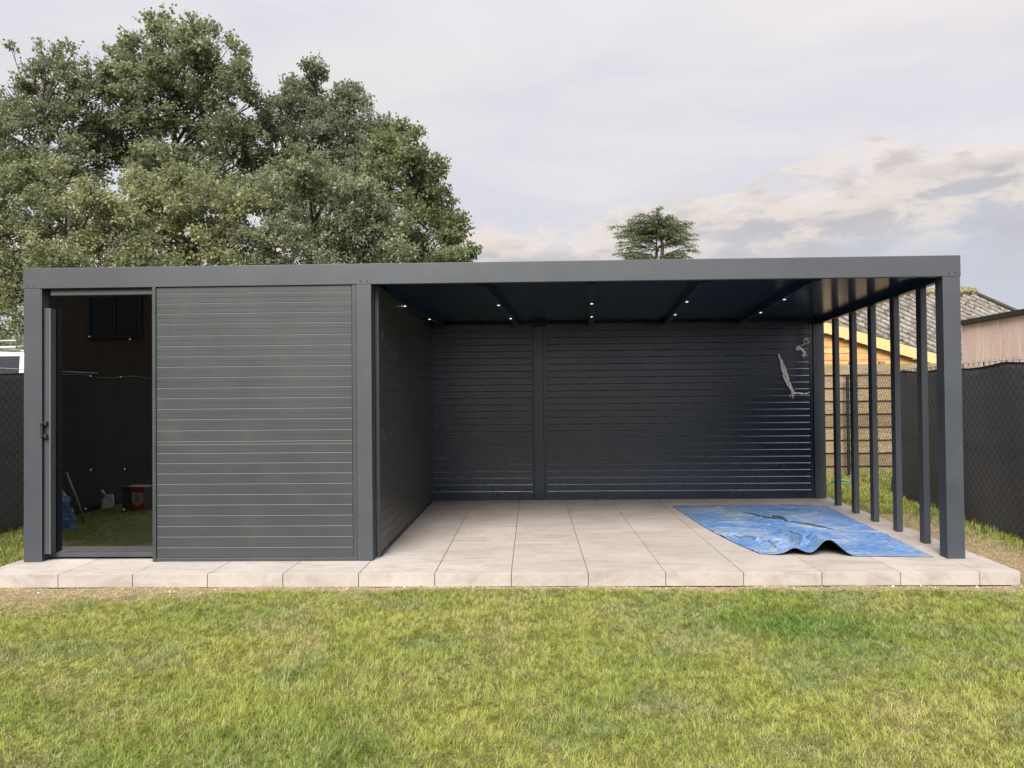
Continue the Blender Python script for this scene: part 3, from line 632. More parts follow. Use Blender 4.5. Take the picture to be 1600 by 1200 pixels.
# ------------------------------------------------------------ mesh fences with privacy screens
def poly_at(pl_, d):
    for (a_, b_) in zip(pl_[:-1], pl_[1:]):
        l = (b_-a_).length
        if d <= l or b_ is pl_[-1]: return a_+(b_-a_)*(d/l), (b_-a_).normalized()
        d -= l
def mesh_fence(name, pts, label, ztop, scr, side, posts, d0, d1, pitch=.055):
    """pts: the plan line; side: which side the screen hangs on"""
    root = empty(name, (pts[0][0], pts[0][1], GZ)); tag(root, label, 'fence')
    P = [Vector((x, y, 0)) for x, y in pts]; tot = sum((b_-a_).length for a_, b_ in zip(P[:-1], P[1:]))
    def p3(d, z, off=0.):
        p, t = poly_at(P, min(max(d, 0), tot-1e-4)); n_ = Vector((-t.y, t.x, 0))*side; return (p.x+n_.x*off, p.y+n_.y*off, z)
    # posts
    for d in posts:
        x, y, _ = p3(d, 0, .06)
        MB().tube([(x, y, GZ-.2), (x, y, ztop-.03)], .026, 10).build('post', MT['wire'], root)
    # zigzag wires with real diamond meshes
    V_ = []; F_ = []; r = .0016; hz = .052; z0 = GZ+.02
    nz = int((ztop-z0)/hz); k0 = int(d0/pitch); k1 = int(d1/pitch)
    for k in range(k0, k1):
        b0 = len(V_); pts_ = []
        for i in range(nz+1):
            s_ = 1 if (i+k) % 2 else -1; pts_.append((k*pitch+s_*pitch*.52, z0+i*hz, .004*s_))
        pts_.append((k*pitch+random.uniform(-.01, .01), ztop+.022, .0))
        for d, z, o_ in pts_:
            V_ += [p3(d-r, z, -.006+o_), p3(d+r, z, -.006+o_), p3(d, z, -.006+o_-2*r)]
        for i in range(len(pts_)-1):
            a_ = b0+3*i
            for q in range(3): F_.append((a_+q, a_+(q+1) % 3, a_+3+(q+1) % 3, a_+3+q))
    fast_mesh('wire_mesh', V_, F_, MT['wire'], root)
    for z in (ztop, .8, GZ+.08):
        w_ = MB(); w_.tube([p3(d, z, -.01) for d in np.arange(d0, d1, .5)]+[p3(d1, z, -.01)], .0025 if z < ztop else .0065, 6); w_.build('tension_wire', MT['zinc'] if z == ztop else MT['wire'], root)
    # the screen, sagging between its ties
    (s0, s1, slant, drop) = scr
    nd = int((s1-s0)/.06); nzs = 24; V_ = []
    for i in range(nd+1):
        d = s0+(s1-s0)*i/nd; sag = drop*(.35+.65*abs(math.sin(d*math.pi/1.35)))*(.6+.8*float(vnoise(d, 0, .9, 3.)))
        for j in range(nzs+1):
            f = j/nzs; zt = ztop-.008-sag; z = GZ-.01+(zt-GZ+.01)*f; dd_ = d
            if slant and i < 8: dd_ = d-(1-f)*slant*(1-i/8)
            wv = .012*math.sin(d*5+z*1.3)+.010*(float(fbm(d, z, 2.2, 7.))-.5)*2
            V_.append(p3(dd_, z, .016+wv+.02*(1 if f > .96 else 0)*0))
    F_ = [(i*(nzs+1)+j, (i+1)*(nzs+1)+j, (i+1)*(nzs+1)+j+1, i*(nzs+1)+j+1) for i in range(nd) for j in range(nzs)]
    o = fast_mesh('privacy_screen', V_, F_, MT['screen'], root, smooth=True); s_ = o.modifiers.new('solid', 'SOLIDIFY'); s_.thickness = .002
    o = MB().tube([(lambda q: (q[0], q[1], q[2]))(V_[i*(nzs+1)+nzs]) for i in range(nd+1)], .008, 5).build('hem', MT['wire'], root, smooth=True)
    # ties
    for d in np.arange(s0+.2, s1, .45):
        t_ = MB(); q = p3(d, ztop, .0); t_.tube([(q[0], q[1], ztop+.012), (q[0], q[1], ztop-.03), p3(d, ztop-.06, .02)], .0045, 5); t_.build('tie', MT['white'] if int(d*7) % 3 == 0 else MT['wire'], root)
    rehome(root); return root
mesh_fence('mesh_fence', [(5.62, 7.25), (5.28, 4.36), (5.075, 2.76), (4.96, 1.4), (4.90, -1.0), (4.9, -6.5)],
           'tall wire mesh fence with grey privacy screen along the right side of the garden', 1.70, (2.55, 13.7, .42, .045), 1, (0.02, 2.6, 5.2, 7.8, 10.4, 13.0), 0, 13.7)
mesh_fence('mesh_fence', [(-5.74, -12.), (-5.74, 3.), (-5.70, 9.)],
           'wire mesh fence with grey privacy screen along the left side, below the white van', 1.745, (.1, 20.9, 0, .05), 1, (0.02, 3, 6, 9, 12, 15, 18, 20.9), 9., 20.9, .06)

# ------------------------------------------------------------ weathered board fence behind
wf = empty('board_fence', (4.2, 7.45, GZ)); tag(wf, 'weathered wooden board fence with overlapping horizontal planks behind the slats', 'fence')
z = GZ-.03; k = 0
ztops = 1.885
while z < ztops-.02:
    h_ = min(.262, ztops-z+.0)
    MB().add([(2.6, 7.45-.050, z), (9.5, 7.45-.050, z), (9.5, 7.45-.002, z+h_), (2.6, 7.45-.002, z+h_), (2.6, 7.45, z), (9.5, 7.45, z), (9.5, 7.452, z+h_), (2.6, 7.452, z+h_)], [(0, 1, 2, 3), (5, 4, 7, 6), (1, 5, 6, 2), (4, 0, 3, 7), (3, 2, 6, 7), (4, 5, 1, 0)]).build('board', MT['old_wood'], wf, .001)
    z += .2295
for x in (2.7, 4.6, 5.83, 6.35, 8.2): MB().box((x, 7.453, GZ), (x+.09, 7.54, 1.93)).build('post', MT['old_wood'], wf, .004)
rehome(wf)

# ------------------------------------------------------------ barn with corrugated roof
bn = empty('timber_barn', (9., 10., GZ)); tag(bn, 'timber outbuilding with mossy corrugated roof and pale fascia board behind the board fence', 'outbuilding')
WY = 10.2
A = at(1225, 487, WY); B_ = at(1640, 605, WY)
T0 = at(1200, 459, 12.7); T1 = at(1521, 459, 12.7)
nrm = (B_-A).cross(T1-A).normalized()
def onplane(u, v):
    d = Vector(ray(u, v)); o = Vector(CAM); t = (A-o).dot(nrm)/d.dot(nrm); return o+d*t
p_a = onplane(1521, 459); p_b = onplane(1600, 493); dirc = (p_b-p_a).normalized()      # the way the corrugations run
q_a = onplane(1400, 500); q_b = onplane(1440, 519); dirc = ((q_b-q_a).normalized()+dirc).normalized()
if nrm.z < 0: nrm = -nrm
perp = nrm.cross(dirc).normalized()
Tl = onplane(1215, 460); Tr = onplane(1521, 459); Br = onplane(1640, 604)
# grid in (s along dirc, t along perp), clipped to the outline
def st(p): q = p-Tr; return q.dot(dirc), q.dot(perp)
A_ = onplane(1225, 486); corners = [st(q) for q in (Tl, Tr, A_, Br, onplane(1640, 511))]
tmin = min(c[1] for c in corners); tmax = max(c[1] for c in corners)
poly = [st(Tl), st(Tr), st(onplane(1640, 511)), st(Br), st(A_)]
def span(t):
    xs_ = []
    for (s0, t0), (s1, t1) in zip(poly, poly[1:]+poly[:1]):
        if (t0-t)*(t1-t) <= 0 and abs(t1-t0) > 1e-9: xs_.append(s0+(s1-s0)*(t-t0)/(t1-t0))
    return (min(xs_), max(xs_)) if len(xs_) >= 2 else None
V_ = []; F_ = []; VT = []; PITCH = .20; step = PITCH/10; rows = []; t = tmin+.01
nss = 26
while t < tmax-.01:
    s_ = span(t)
    if s_:
        row = []
        for j in range(nss+1):
            s = s_[0]+(s_[1]-s_[0])*j/nss; seg = (s/1.1) % 1.
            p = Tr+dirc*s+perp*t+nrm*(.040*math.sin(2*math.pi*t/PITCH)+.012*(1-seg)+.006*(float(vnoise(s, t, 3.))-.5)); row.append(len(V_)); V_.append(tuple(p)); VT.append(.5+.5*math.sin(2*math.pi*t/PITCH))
        rows.append(row)
    t += step
for a_, b_ in zip(rows[:-1], rows[1:]): F_ += [(a_[j], a_[j+1], b_[j+1], b_[j]) for j in range(nss)]
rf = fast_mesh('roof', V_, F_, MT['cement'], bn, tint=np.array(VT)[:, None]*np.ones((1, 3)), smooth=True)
print('ROOF', [tuple(round(q, 2) for q in p_) for p_ in (dirc, perp)], tmax-tmin); s_ = rf.modifiers.new('solid', 'SOLIDIFY'); s_.thickness = .012
rg = MB(); pr = []
for i in range(60):
    q = Tl.lerp(Tr, i/59); pr.append((q.x, q.y, q.z+.03+random.uniform(-.02, .03)))
rg.tube(pr, [.11+random.uniform(-.03, .035) for _ in pr], 7); rg.build('ridge_cap', MT['moss'], bn)
vg = [Tr+(onplane(1640, 511)-Tr)*i/20+Vector((0, 0, .03)) for i in range(21)]; MB().tube(vg, .055, 6).build('verge_trim', MT['cement'], bn)
rk = (B_-A).normalized(); dn = Vector((0, 0, -1))
f0, f1 = at(1225, 485, WY-.02), at(1640, 603, WY-.02); hgt = .235
MB().add([f0, f1, f1+dn*hgt, f0+dn*hgt, f0+Vector((0, .03, 0)), f1+Vector((0, .03, 0)), f1+dn*hgt+Vector((0, .03, 0)), f0+dn*hgt+Vector((0, .03, 0))], [(0, 3, 2, 1), (4, 5, 6, 7), (0, 1, 5, 4), (2, 3, 7, 6), (1, 2, 6, 5), (3, 0, 4, 7)]).build('fascia_board', MT['pine_edge'], bn, .003)
wq0, wq1 = f0+dn*(hgt*.4), f1+dn*(hgt*.4); yw = WY+.12
zz = GZ; wl = MB()
for i in range(30):
    z0_, z1_ = .03+i*.145-.12, .03+(i+1)*.145-.123
    xm = wq0.x+(wq1.x-wq0.x)*max(0, min(1, (wq0.z-z1_)/(wq0.z-wq1.z)))
    if z1_ > wq0.z: break
    wl.add([(wq0.x, yw-.012, z0_), (xm, yw-.012, z0_), (xm, yw, z1_), (wq0.x, yw, z1_), (wq0.x, yw+.05, z0_), (xm, yw+.05, z0_), (xm, yw+.05, z1_), (wq0.x, yw+.05, z1_)], [(0, 1, 2, 3), (5, 4, 7, 6), (1, 5, 6, 2), (4, 0, 3, 7), (3, 2, 6, 7), (4, 5, 1, 0)])
wl.build('wall', MT['pine'], bn)
MB().box((wq0.x+.02, yw+.06, GZ), (wq1.x-1.5, yw+4.5, wq1.z+.1)).build('rear_wall', MT['pine'], bn)
rehome(bn)

# ------------------------------------------------------------ neighbour's clad extension on the right
ex = empty('clad_extension', (9., 3., GZ)); tag(ex, 'flat-roofed building clad in pale pinkish vertical boards with black roof edge, behind the right fence', 'building')
c0 = at(1503, 540, 5.9); c1 = Vector((c0.x-.30, -1.6, 0)); XW = c0.x; ang = (c1.x-c0.x)/(c1.y-c0.y)
y = c0.y; wv = MB(); dirw = Vector((c1.x-c0.x, c1.y-c0.y, 0)).normalized(); nw = Vector((dirw.y, -dirw.x, 0))
if nw.x > 0: nw = -nw
ztopw = at(1503, 508, 5.9).z
d = 0; 
while d < 7.45:
    w = .140; a_ = Vector((c0.x, c0.y, 0))+dirw*d; b_ = a_+dirw*w; o_ = nw*random.uniform(-.001, .002)
    q = [a_+o_, b_+o_, b_+o_-nw*.02, a_+o_-nw*.02]; wv.add([(p.x, p.y, GZ) for p in q]+[(p.x, p.y, ztopw) for p in q], [(0, 1, 5, 4), (2, 3, 7, 6), (4, 5, 6, 7), (1, 2, 6, 5), (3, 0, 4, 7)])
    d += .145
wv.build('wall', MT['clad'], ex)
a_ = Vector((c0.x, c0.y, 0)); b_ = a_+dirw*7.6
q = [a_-nw*.03, b_-nw*.03, b_-nw*3, a_-nw*3]; MB().add([(p.x, p.y, GZ) for p in q]+[(p.x, p.y, ztopw+.02) for p in q], [(0, 1, 5, 4), (1, 2, 6, 5), (2, 3, 7, 6), (3, 0, 4, 7), (4, 5, 6, 7)]).build('core_wall', MT['clad'], ex)
q = [a_+nw*.05-dirw*.02, b_+nw*.05, b_-nw*3.05, a_-nw*3.05-dirw*.02]; MB().add([(p.x, p.y, ztopw-.005) for p in q]+[(p.x, p.y, ztopw+.068) for p in q], [(0, 1, 5, 4), (1, 2, 6, 5), (2, 3, 7, 6), (3, 0, 4, 7), (4, 5, 6, 7), (3, 2, 1, 0)]).build('roof_edge', MT['black'], ex, .004)
rehome(ex)

# ------------------------------------------------------------ white van behind the left fence
vn = empty('white_van', (-11.2, 9.6, GZ)); tag(vn, 'white van with dark window band and grey roof rack behind the left fence', 'van')
L0, L1, y0, y1 = -14.2, -9.2, 8.9, 10.9
prof = [(L0, .35), (L1, .35), (L1, 1.25), (L1-.15, 1.45), (L1-.75, 2.25), (L1-1.0, 2.36), (L0+.1, 2.38), (L0, 2.25)]
vb = MB(); n_ = len(prof)
vb.add([(x, y0+(.0 if z < 1.4 else .10*(z-1.4)), z) for x, z in prof]+[(x, y1-(.0 if z < 1.4 else .10*(z-1.4)), z) for x, z in prof], [tuple(range(n_)), tuple(reversed(range(n_, 2*n_)))]+[(i, n_+i, n_+(i+1) % n_, (i+1) % n_) for i in range(n_)])
vb.build('body', MT['white'], vn, .05)
for x0, x1 in ((L0+.3, L0+1.5), (L0+1.54, L0+2.74), (L0+2.78, L1-1.05)):
    MB().add([(x0, y0-.004, 1.5), (x1, y0-.004, 1.5), (x1, y0+.080, 2.29), (x0, y0+.080, 2.29), (x0, y0+.03, 1.5), (x1, y0+.03, 1.5), (x1, y0+.1, 2.29), (x0, y0+.1, 2.29)], [(0, 1, 2, 3), (4, 7, 6, 5), (0, 4, 5, 1), (1, 5, 6, 2), (2, 6, 7, 3), (3, 7, 4, 0)]).build('window', MT['window'], vn, .004)
gt = MB()
for y in (y0+.2, y1-.2): gt.tube([(L0+.2, y, 2.47), (L1-1.2, y, 2.47)], .035, 8); gt.tube([(L0+.2, y, 2.61), (L1-1.2, y, 2.61)], .02, 8)
for x in np.arange(L0+.3, L1-1.2, .62):
    gt.tube([(x, y0+.2, 2.33), (x, y0+.2, 2.62)], .016, 6); gt.tube([(x, y0+.2, 2.47), (x, y1-.2, 2.47)], .018, 6)
gt.tube([(L0+1.2, y0+.22, 2.47), (L0+4.2, y0+.3, 2.40)], .02, 6)
gt.build('roof_rack', MT['greymetal'], vn)
for x in (L0+.95, L1-.9):
    for y, sg in ((y0-.01, 1), (y1+.01, -1)):
        w_ = MB().tube([(x, y, .24), (x, y+.22*sg, .24)], .34, 24).build('wheel', MT['black'], vn, .03); MB().tube([(x, y-.008*sg, .24), (x, y+.05*sg, .24)], .2, 20).build('rim', MT['greymetal'], w_)
rehome(vn)

# ------------------------------------------------------------ brick house behind the viewer, seen only in the glass
hs = empty('brick_house', (-13., -16., GZ)); tag(hs, 'dark brick house with one small upper window mirrored in the glass door', 'house')
HY = -13.0
MB().box((-22, -20, GZ), (-5.2, HY, 6.2)).build('wall', MT['brick'], hs)
MB().add([(-22.4, -20.4, 6.2), (-4.8, -20.4, 6.2), (-4.8, HY+.4, 6.2), (-22.4, HY+.4, 6.2), (-22.4, -16.5, 8.7), (-4.8, -16.5, 8.7)], [(0, 1, 2, 3), (3, 2, 5, 4), (1, 0, 4, 5), (0, 3, 4), (2, 1, 5)]).build('roof', MT['rooftile'], hs)
wn2 = MB(); wn2.box((-11.95, HY+.005, 3.05), (-10.45, HY+.06, 3.13)); wn2.box((-11.95, HY+.005, 4.32), (-10.45, HY+.06, 4.4)); wn2.box((-11.95, HY+.005, 3.131), (-11.87, HY+.06, 4.319)); wn2.box((-10.53, HY+.005, 3.131), (-10.45, HY+.06, 4.319)); wn2.box((-11.23, HY+.005, 3.131), (-11.17, HY+.055, 4.319))
wn2 = wn2.build('window', MT['powder'], hs); MB().box((-11.9, HY+.012, 3.1), (-10.5, HY+.02, 4.35)).build('pane', MT['window'], wn2)
rehome(hs)

# ------------------------------------------------------------ trees
LS = np.array([[0, 0, 0], [.42, .5, .06], [0, 1., -.05], [-.42, .5, .06]])
def leaves(name, centres, dirs, size, cols, parent, mat='leaf', spray=9, spr_len=.20, jit=.04, droop=.0):
    """clumps of real leaves strung along twigs: one folded diamond per leaf"""
    n = len(centres); m_ = n*spray
    c = np.repeat(centres, spray, 0); d = np.repeat(dirs, spray, 0); t = np.tile(np.linspace(0, 1, spray), n)[:, None]+rng.normal(0, .05, (m_, 1))
    pos = c+d*t*spr_len+rng.normal(0, jit, (m_, 3)); pos[:, 2] -= droop*(t[:, 0]**2)
    ld = d*.5+rng.normal(0, .75, (m_, 3)); ld[:, 2] -= .15; ld /= np.linalg.norm(ld, axis=1, keepdims=True)
    up_ = rng.normal(0, .6, (m_, 3)); up_[:, 2] += .9; sd_ = np.cross(ld, up_); sd_ /= np.linalg.norm(sd_, axis=1, keepdims=True)+1e-9; nn = np.cross(sd_, ld)
    s = size*rng.uniform(.6, 1.25, (m_, 1))
    V = (pos[:, None]+(sd_[:, None]*LS[None, :, 0:1]+ld[:, None]*LS[None, :, 1:2]+nn[:, None]*LS[None, :, 2:3])*s[:, None]).reshape(-1, 3)
    F = np.arange(m_*4).reshape(-1, 4)
    cb = (np.repeat(cols, spray, 0)*.84+.16*np.repeat(cols, spray, 0).mean(1, keepdims=True))*1.42*rng.uniform(.8, 1.22, (m_, 1)); yl = rng.random(m_) < .012; cb[yl] = cb[yl]*np.array([1.6, 1.4, 1.0]); cb = np.clip(cb, .004, .8)  # lightened and greyed all over: haze put into the leaf colour
    return fast_mesh(name, V, F, MT[mat], parent, tint=np.repeat(cb, 4, 0))
def tree(name, label, puffs, Yd, trunk_px, col, size=.095, dens=1., spread=.8, group=None, low=None, col2=None, spr_len=.20, fill=.62):
    """puffs: (u, v, radius) of the boughs, read off at the tree's own distance; each gets a depth offset"""
    s = FPX/(Yd-CAM[1]); P = []
    for (u, v, r) in puffs:
        off = random.uniform(-spread, spread); p = at(u, v, Yd+off); P.append((p, r/s))
    base = at(trunk_px, 700, Yd); base.z = GZ
    root = empty(name, tuple(base)); tag(root, label, 'tree', group)
    C = []; D = []; K = []
    trunk = MB(); tips = []
    mid = Vector((base.x, base.y, max(2.2, min(p.z for p, r in P)*.55))); topz = max(p.z for p, r in P)
    H = topz; tr_pts = [base-Vector((0, 0, .1))]
    nt2 = 7
    for i in range(1, nt2+1):
        f = i/nt2; tr_pts.append(Vector((base.x+.25*math.sin(2.3*f+trunk_px)*f, base.y+.2*math.cos(3*f)*f, H*.86*f)))
    trunk.tube(tr_pts, [.15*(1-.88*i/nt2)*(H/9)+.010 for i in range(nt2+1)], 9)
    for p, r in P:
        zs = max(1.2, min(p.z-1.1-.25*abs(p.x-base.x), H*.8)); f = zs/(H*.86); k = min(int(f*nt2), nt2-1); a_ = tr_pts[k].lerp(tr_pts[k+1], f*nt2-k)
        m_ = a_.lerp(p, .5)+Vector((random.uniform(-.2, .2), random.uniform(-.2, .2), .15)); rad = .028+.035*r
        trunk.tube([a_, a_.lerp(m_, .5)+Vector((0, 0, .1)), m_, m_.lerp(p, .55), p], [rad, rad*.8, rad*.6, rad*.4, rad*.2], 6)
        for _ in range(int(7*r+3)):
            dv = Vector(rng.normal(0, 1, 3)); dv.z = abs(dv.z)*.8-.15; dv.normalize(); q = p+dv*r*.95
            trunk.tube([m_.lerp(p, random.uniform(.3, 1.)), p.lerp(q, .5)+Vector((0, 0, .05)), q], [rad*.3, rad*.18, .004], 4, cap=False)
        # each bough carries separate dense clumps with dark gaps between them
        nc = max(3, int(dens*(6+34*r*r))) if r > .25 else 4; cv = rng.normal(0, 1, (nc, 3)); cv /= np.linalg.norm(cv, axis=1, keepdims=True)
        cr_ = r*np.clip(rng.beta(3.0, 1.3, (nc, 1)), .15, 1)*(1+.12*rng.normal(0, 1, (nc, 1)))
        cc0 = np.array(p)+cv*cr_*np.array([1., 1., .9]); crad = rng.uniform(.13, .30, (nc, 1))*((.75+.35*min(r, 1.2)) if r > .25 else .35)
        per = 17 if r > .25 else 3; c0 = np.repeat(cc0, per, 0); cvr = np.repeat(cv, per, 0); cd0 = np.repeat(crad, per, 0); n = len(c0)
        lv = rng.normal(0, 1, (n, 3)); lv /= np.linalg.norm(lv, axis=1, keepdims=True); lv[:, 2] *= .75
        c = c0+lv*cd0*rng.beta(2.4, 1.2, (n, 1))
        g = lv*.8+cvr*.6+np.array([0, 0, .35])+rng.normal(0, .25, (n, 3)); g /= np.linalg.norm(g, axis=1, keepdims=True)
        base_c = np.array(col)*rng.uniform(.88, 1.14); o2 = np.array(col2 if col2 else [x*1.45 for x in col])
        w = np.clip((fbm(cc0[:, 0], cc0[:, 2]+cc0[:, 1], 1.0, 3.)-.42)*3.2, 0, 1)[:, None]; k0 = (base_c*(1-w)+o2*w)*rng.uniform(.82, 1.2, (nc, 1)); cc = np.repeat(k0, per, 0)
        C.append(c); D.append(g); K.append(cc)
    if low:   # lower skirts of the crown, behind roof and fences
        (u0, u1, n) = low
        for i in range(n):
            p = at(random.uniform(u0, u1), 500, Yd+random.uniform(-spread, spread)); p.z = random.uniform(1.0, 3.2); r = random.uniform(.7, 1.1)
            k_ = int(160*r); dv = rng.normal(0, 1, (k_, 3)); dv /= np.linalg.norm(dv, axis=1, keepdims=True)
            C.append(np.array(p)+dv*r*rng.beta(3, 1.3, (k_, 1))); D.append(dv); K.append(np.tile(np.array(col)*random.uniform(.7, 1.1), (k_, 1)))
    C = np.concatenate(C); D = np.concatenate(D); K = np.concatenate(K)
    leaves('crown', C, D, size, K, root, spr_len=spr_len); trunk.build('trunk', MT['bark'], root, smooth=True)
    rehome(root); return root
GR = 'trees behind the pavilion'
tree('broadleaf_tree', 'loose grey-green tree at the far left with thin upright shoots on top', [(18, 150, 26), (70, 140, 42), (115, 125, 34), (140, 150, 34), (28, 205, 48), (85, 195, 50), (140, 205, 46), (-20, 185, 50), (-5, 260, 60), (60, 265, 52), (120, 270, 50), (165, 250, 45), (150, 110, 18), (85, 100, 14), (62, 98, 12), (112, 92, 10), (18, 78, 4), (64, 74, 5), (95, 78, 5), (108, 74, 4), (86, 82, 4)], 15.5, 70, (.095, .108, .068), .088, .55, 1., GR, (-60, 120, 10), fill=.50)
tree('broadleaf_tree', 'tallest broad tree with a rounded top left of the middle', [(290, 50, 32), (250, 62, 30), (318, 80, 38), (350, 95, 38), (215, 85, 32), (195, 75, 16), (225, 130, 45), (190, 125, 34), (175, 165, 36), (290, 125, 52), (350, 150, 48), (385, 130, 26), (240, 190, 60), (310, 200, 60), (375, 205, 42), (395, 240, 34), (180, 225, 48), (250, 260, 60), (330, 270, 60), (390, 290, 40), (300, 28, 10), (322, 40, 12), (252, 30, 10), (234, 32, 10), (400, 160, 16), (205, 62, 12)], 16.5, 285, (.092, .108, .062), .095, .62, 1.2, GR, (170, 400, 12), fill=.66)
tree('narrow_tree', 'darker pointed tree just right of the tallest one', [(491, 112, 14), (483, 135, 22), (472, 165, 30), (505, 165, 28), (548, 145, 14), (555, 170, 24), (525, 190, 36), (450, 200, 32), (572, 205, 28), (435, 165, 14), (480, 220, 44), (540, 235, 46), (440, 250, 38), (575, 260, 36), (500, 275, 50), (430, 300, 40), (556, 138, 10), (495, 100, 8), (525, 150, 22), (590, 195, 24), (600, 230, 30), (460, 140, 16), (418, 200, 22)], 17.5, 500, (.078, .095, .070), .088, .70, 1.0, GR, (430, 580, 8), fill=.66)
tree('broadleaf_tree', 'tree with a round shoulder that slopes down to the roof on the right', [(627, 212, 18), (605, 235, 30), (645, 240, 28), (667, 265, 30), (590, 280, 44), (640, 300, 48), (685, 305, 28), (695, 335, 26), (610, 350, 55), (665, 365, 48), (705, 375, 24), (722, 405, 22), (718, 345, 14), (640, 420, 55), (700, 425, 40), (735, 440, 24), (600, 440, 50)], 15., 640, (.092, .115, .052), .090, .75, 1.0, GR, (590, 720, 10), fill=.72)
tree('ash_tree', 'feathery grey-green tree in front of the pointed one, close behind the roof', [(455, 265, 34), (500, 290, 42), (550, 300, 44), (430, 320, 42), (480, 345, 50), (540, 360, 52), (590, 345, 36), (420, 385, 50), (490, 410, 55), (560, 420, 55), (615, 400, 36), (410, 440, 50), (630, 445, 34)], 13.0, 500, (.095, .115, .070), .085, .8, 1.0, GR, (410, 620, 10), col2=(.16, .175, .11), fill=.80)
tree('broadleaf_tree', 'yellowish green bushy tree low behind the shed end of the roof', [(30, 300, 45), (85, 290, 34), (0, 345, 50), (60, 350, 46), (120, 345, 40), (150, 310, 30), (185, 350, 46), (30, 400, 54), (100, 410, 54), (170, 410, 54), (235, 400, 46), (-10, 460, 56), (50, 465, 54), (240, 440, 50), (120, 470, 50)], 11.5, 100, (.115, .130, .066), .080, .85, .8, GR, (-40, 200, 12), col2=(.17, .18, .085), fill=.80)
tree('broadleaf_tree', 'pale green dense tree behind the middle of the closed shed', [(230, 305, 36), (280, 295, 40), (330, 310, 44), (375, 330, 34), (250, 350, 48), (310, 360, 52), (370, 380, 44), (280, 420, 55), (350, 430, 50), (400, 420, 34), (205, 345, 26), (220, 430, 40)], 12.5, 300, (.105, .122, .068), .082, .85, .9, GR, (220, 390, 10), col2=(.17, .175, .08), fill=.80)

# cedar far behind
cd = empty('cedar_tree', tuple(at(1022, 640, 62.)-Vector((0, 0, 1.8)))); tag(cd, 'distant dark cedar with flat layered boughs standing above the middle of the roof', 'tree')
s62 = FPX/(62.-CAM[1]); tk = MB(); top_ = at(1026, 326, 62.); bx0 = at(1030, 420, 62.)
bs_ = Vector((bx0.x, 62., GZ))
tkp = [bs_, Vector((bx0.x, 62, 5)), Vector((bx0.x+.1, 62, 10)), Vector((top_.x+.5, 62, top_.z-3.4)), Vector((top_.x, 62, top_.z))]; tk.tube(tkp, [.5, .42, .3, .16, .02], 9)
tk.tube([Vector((bx0.x, 62, 8.)), Vector((bx0.x-.9, 62, 11)), at(1026, 400, 62), at(1026, 370, 62), at(1028, 345, 62)], [.25, .2, .16, .1, .04], 7)
C = []; D = []; K = []
boughs = [(1026, 338, 1028, 328, 8), (1023, 345, 992, 338, 16), (1028, 347, 1052, 343, 14), (1025, 352, 976, 342, 20), (1035, 356, 1072, 347, 18), (1040, 362, 1080, 352, 16), (1020, 362, 958, 352, 20), (1010, 370, 968, 348, 16), (1030, 368, 1000, 356, 22), (1036, 366, 1056, 360, 20), (1020, 378, 955, 368, 18), (1040, 376, 1092, 366, 20), (1010, 386, 960, 382, 20), (1042, 380, 1086, 378, 22), (1020, 372, 1070, 372, 22), (1030, 392, 1000, 384, 20), (1040, 398, 1086, 389, 14), (1020, 400, 960, 399, 16), (1000, 396, 975, 396, 14), (1036, 404, 1080, 408, 14), (1018, 410, 966, 410, 16), (1030, 352, 1016, 350, 22), (1036, 420, 1094, 424, 20), (1018, 426, 958, 430, 20), (1036, 450, 1090, 455, 22), (1018, 455, 965, 460, 22), (1030, 480, 1080, 490, 22), (1020, 485, 975, 492, 22)]
env = [(330, 5), (340, 22), (347, 50), (354, 64), (372, 64), (400, 62), (440, 60), (500, 55)]
for i in range(24):
    v_ = random.uniform(338, 500) if i > 14 else random.uniform(336, 412); hw = np.interp(v_, [e[0] for e in env], [e[1] for e in env])*random.uniform(.55, 1.03); sg = random.choice((-1, 1))
    boughs.append((1027+random.uniform(-4, 8), v_+random.uniform(4, 12), 1025+sg*hw, v_-random.uniform(-3, 4), 18))
for (u0, v0, u1, v1, wd) in boughs:
    for dy in (-1.3, .1, 1.5):
        k_ = random.uniform(.82, 1.06) if abs(dy) < .5 else random.uniform(.5, .95)
        a_ = at(u0, v0+random.uniform(-2, 2), 62); b_ = at(u0+(u1-u0)*k_, v0+(v1-v0)*k_+random.uniform(-3, 3), 62.); b_.y += dy*1.2; m_ = a_.lerp(b_, .5)+Vector((0, 0, .18)); tk.tube([a_, m_, b_], [.06, .04, .012], 5)
        L_ = (b_-a_).length; n = int(7+L_*12)
        t = rng.beta(1.25, .95, n)[:, None]; ln = np.array(a_)*(1-t)+np.array(b_)*t; ln[:, 2] += (.18*4*t*(1-t))[:, 0]
        sd_ = rng.normal(0, 1, (n, 1))*(.10+.36*(1-t)+.1)*.7
        perp_ = np.array([-(b_-a_).y, (b_-a_).x, 0])/max(L_, .1); c = ln+perp_*sd_; c[:, 0] += rng.normal(0, .06, n); c[:, 2] += rng.normal(0, .035, n)-.10*np.abs(sd_[:, 0])
        g = np.array((b_-a_).normalized())*.9+rng.normal(0, .42, (n, 3)); g[:, 2] = g[:, 2]*.3-.16; g /= np.linalg.norm(g, axis=1, keepdims=True)
        C.append(c); D.append(g); K.append(np.tile(np.array([.050, .070, .034])*random.uniform(.7, 1.35)+np.array([.02, .025, 0])*random.random(), (n, 1)))
leaves('crown', np.concatenate(C), np.concatenate(D), .10, np.concatenate(K), cd, spray=9, spr_len=.42, jit=.025, droop=.12); tk.build('trunk', MT['bark'], cd, smooth=True); rehome(cd)

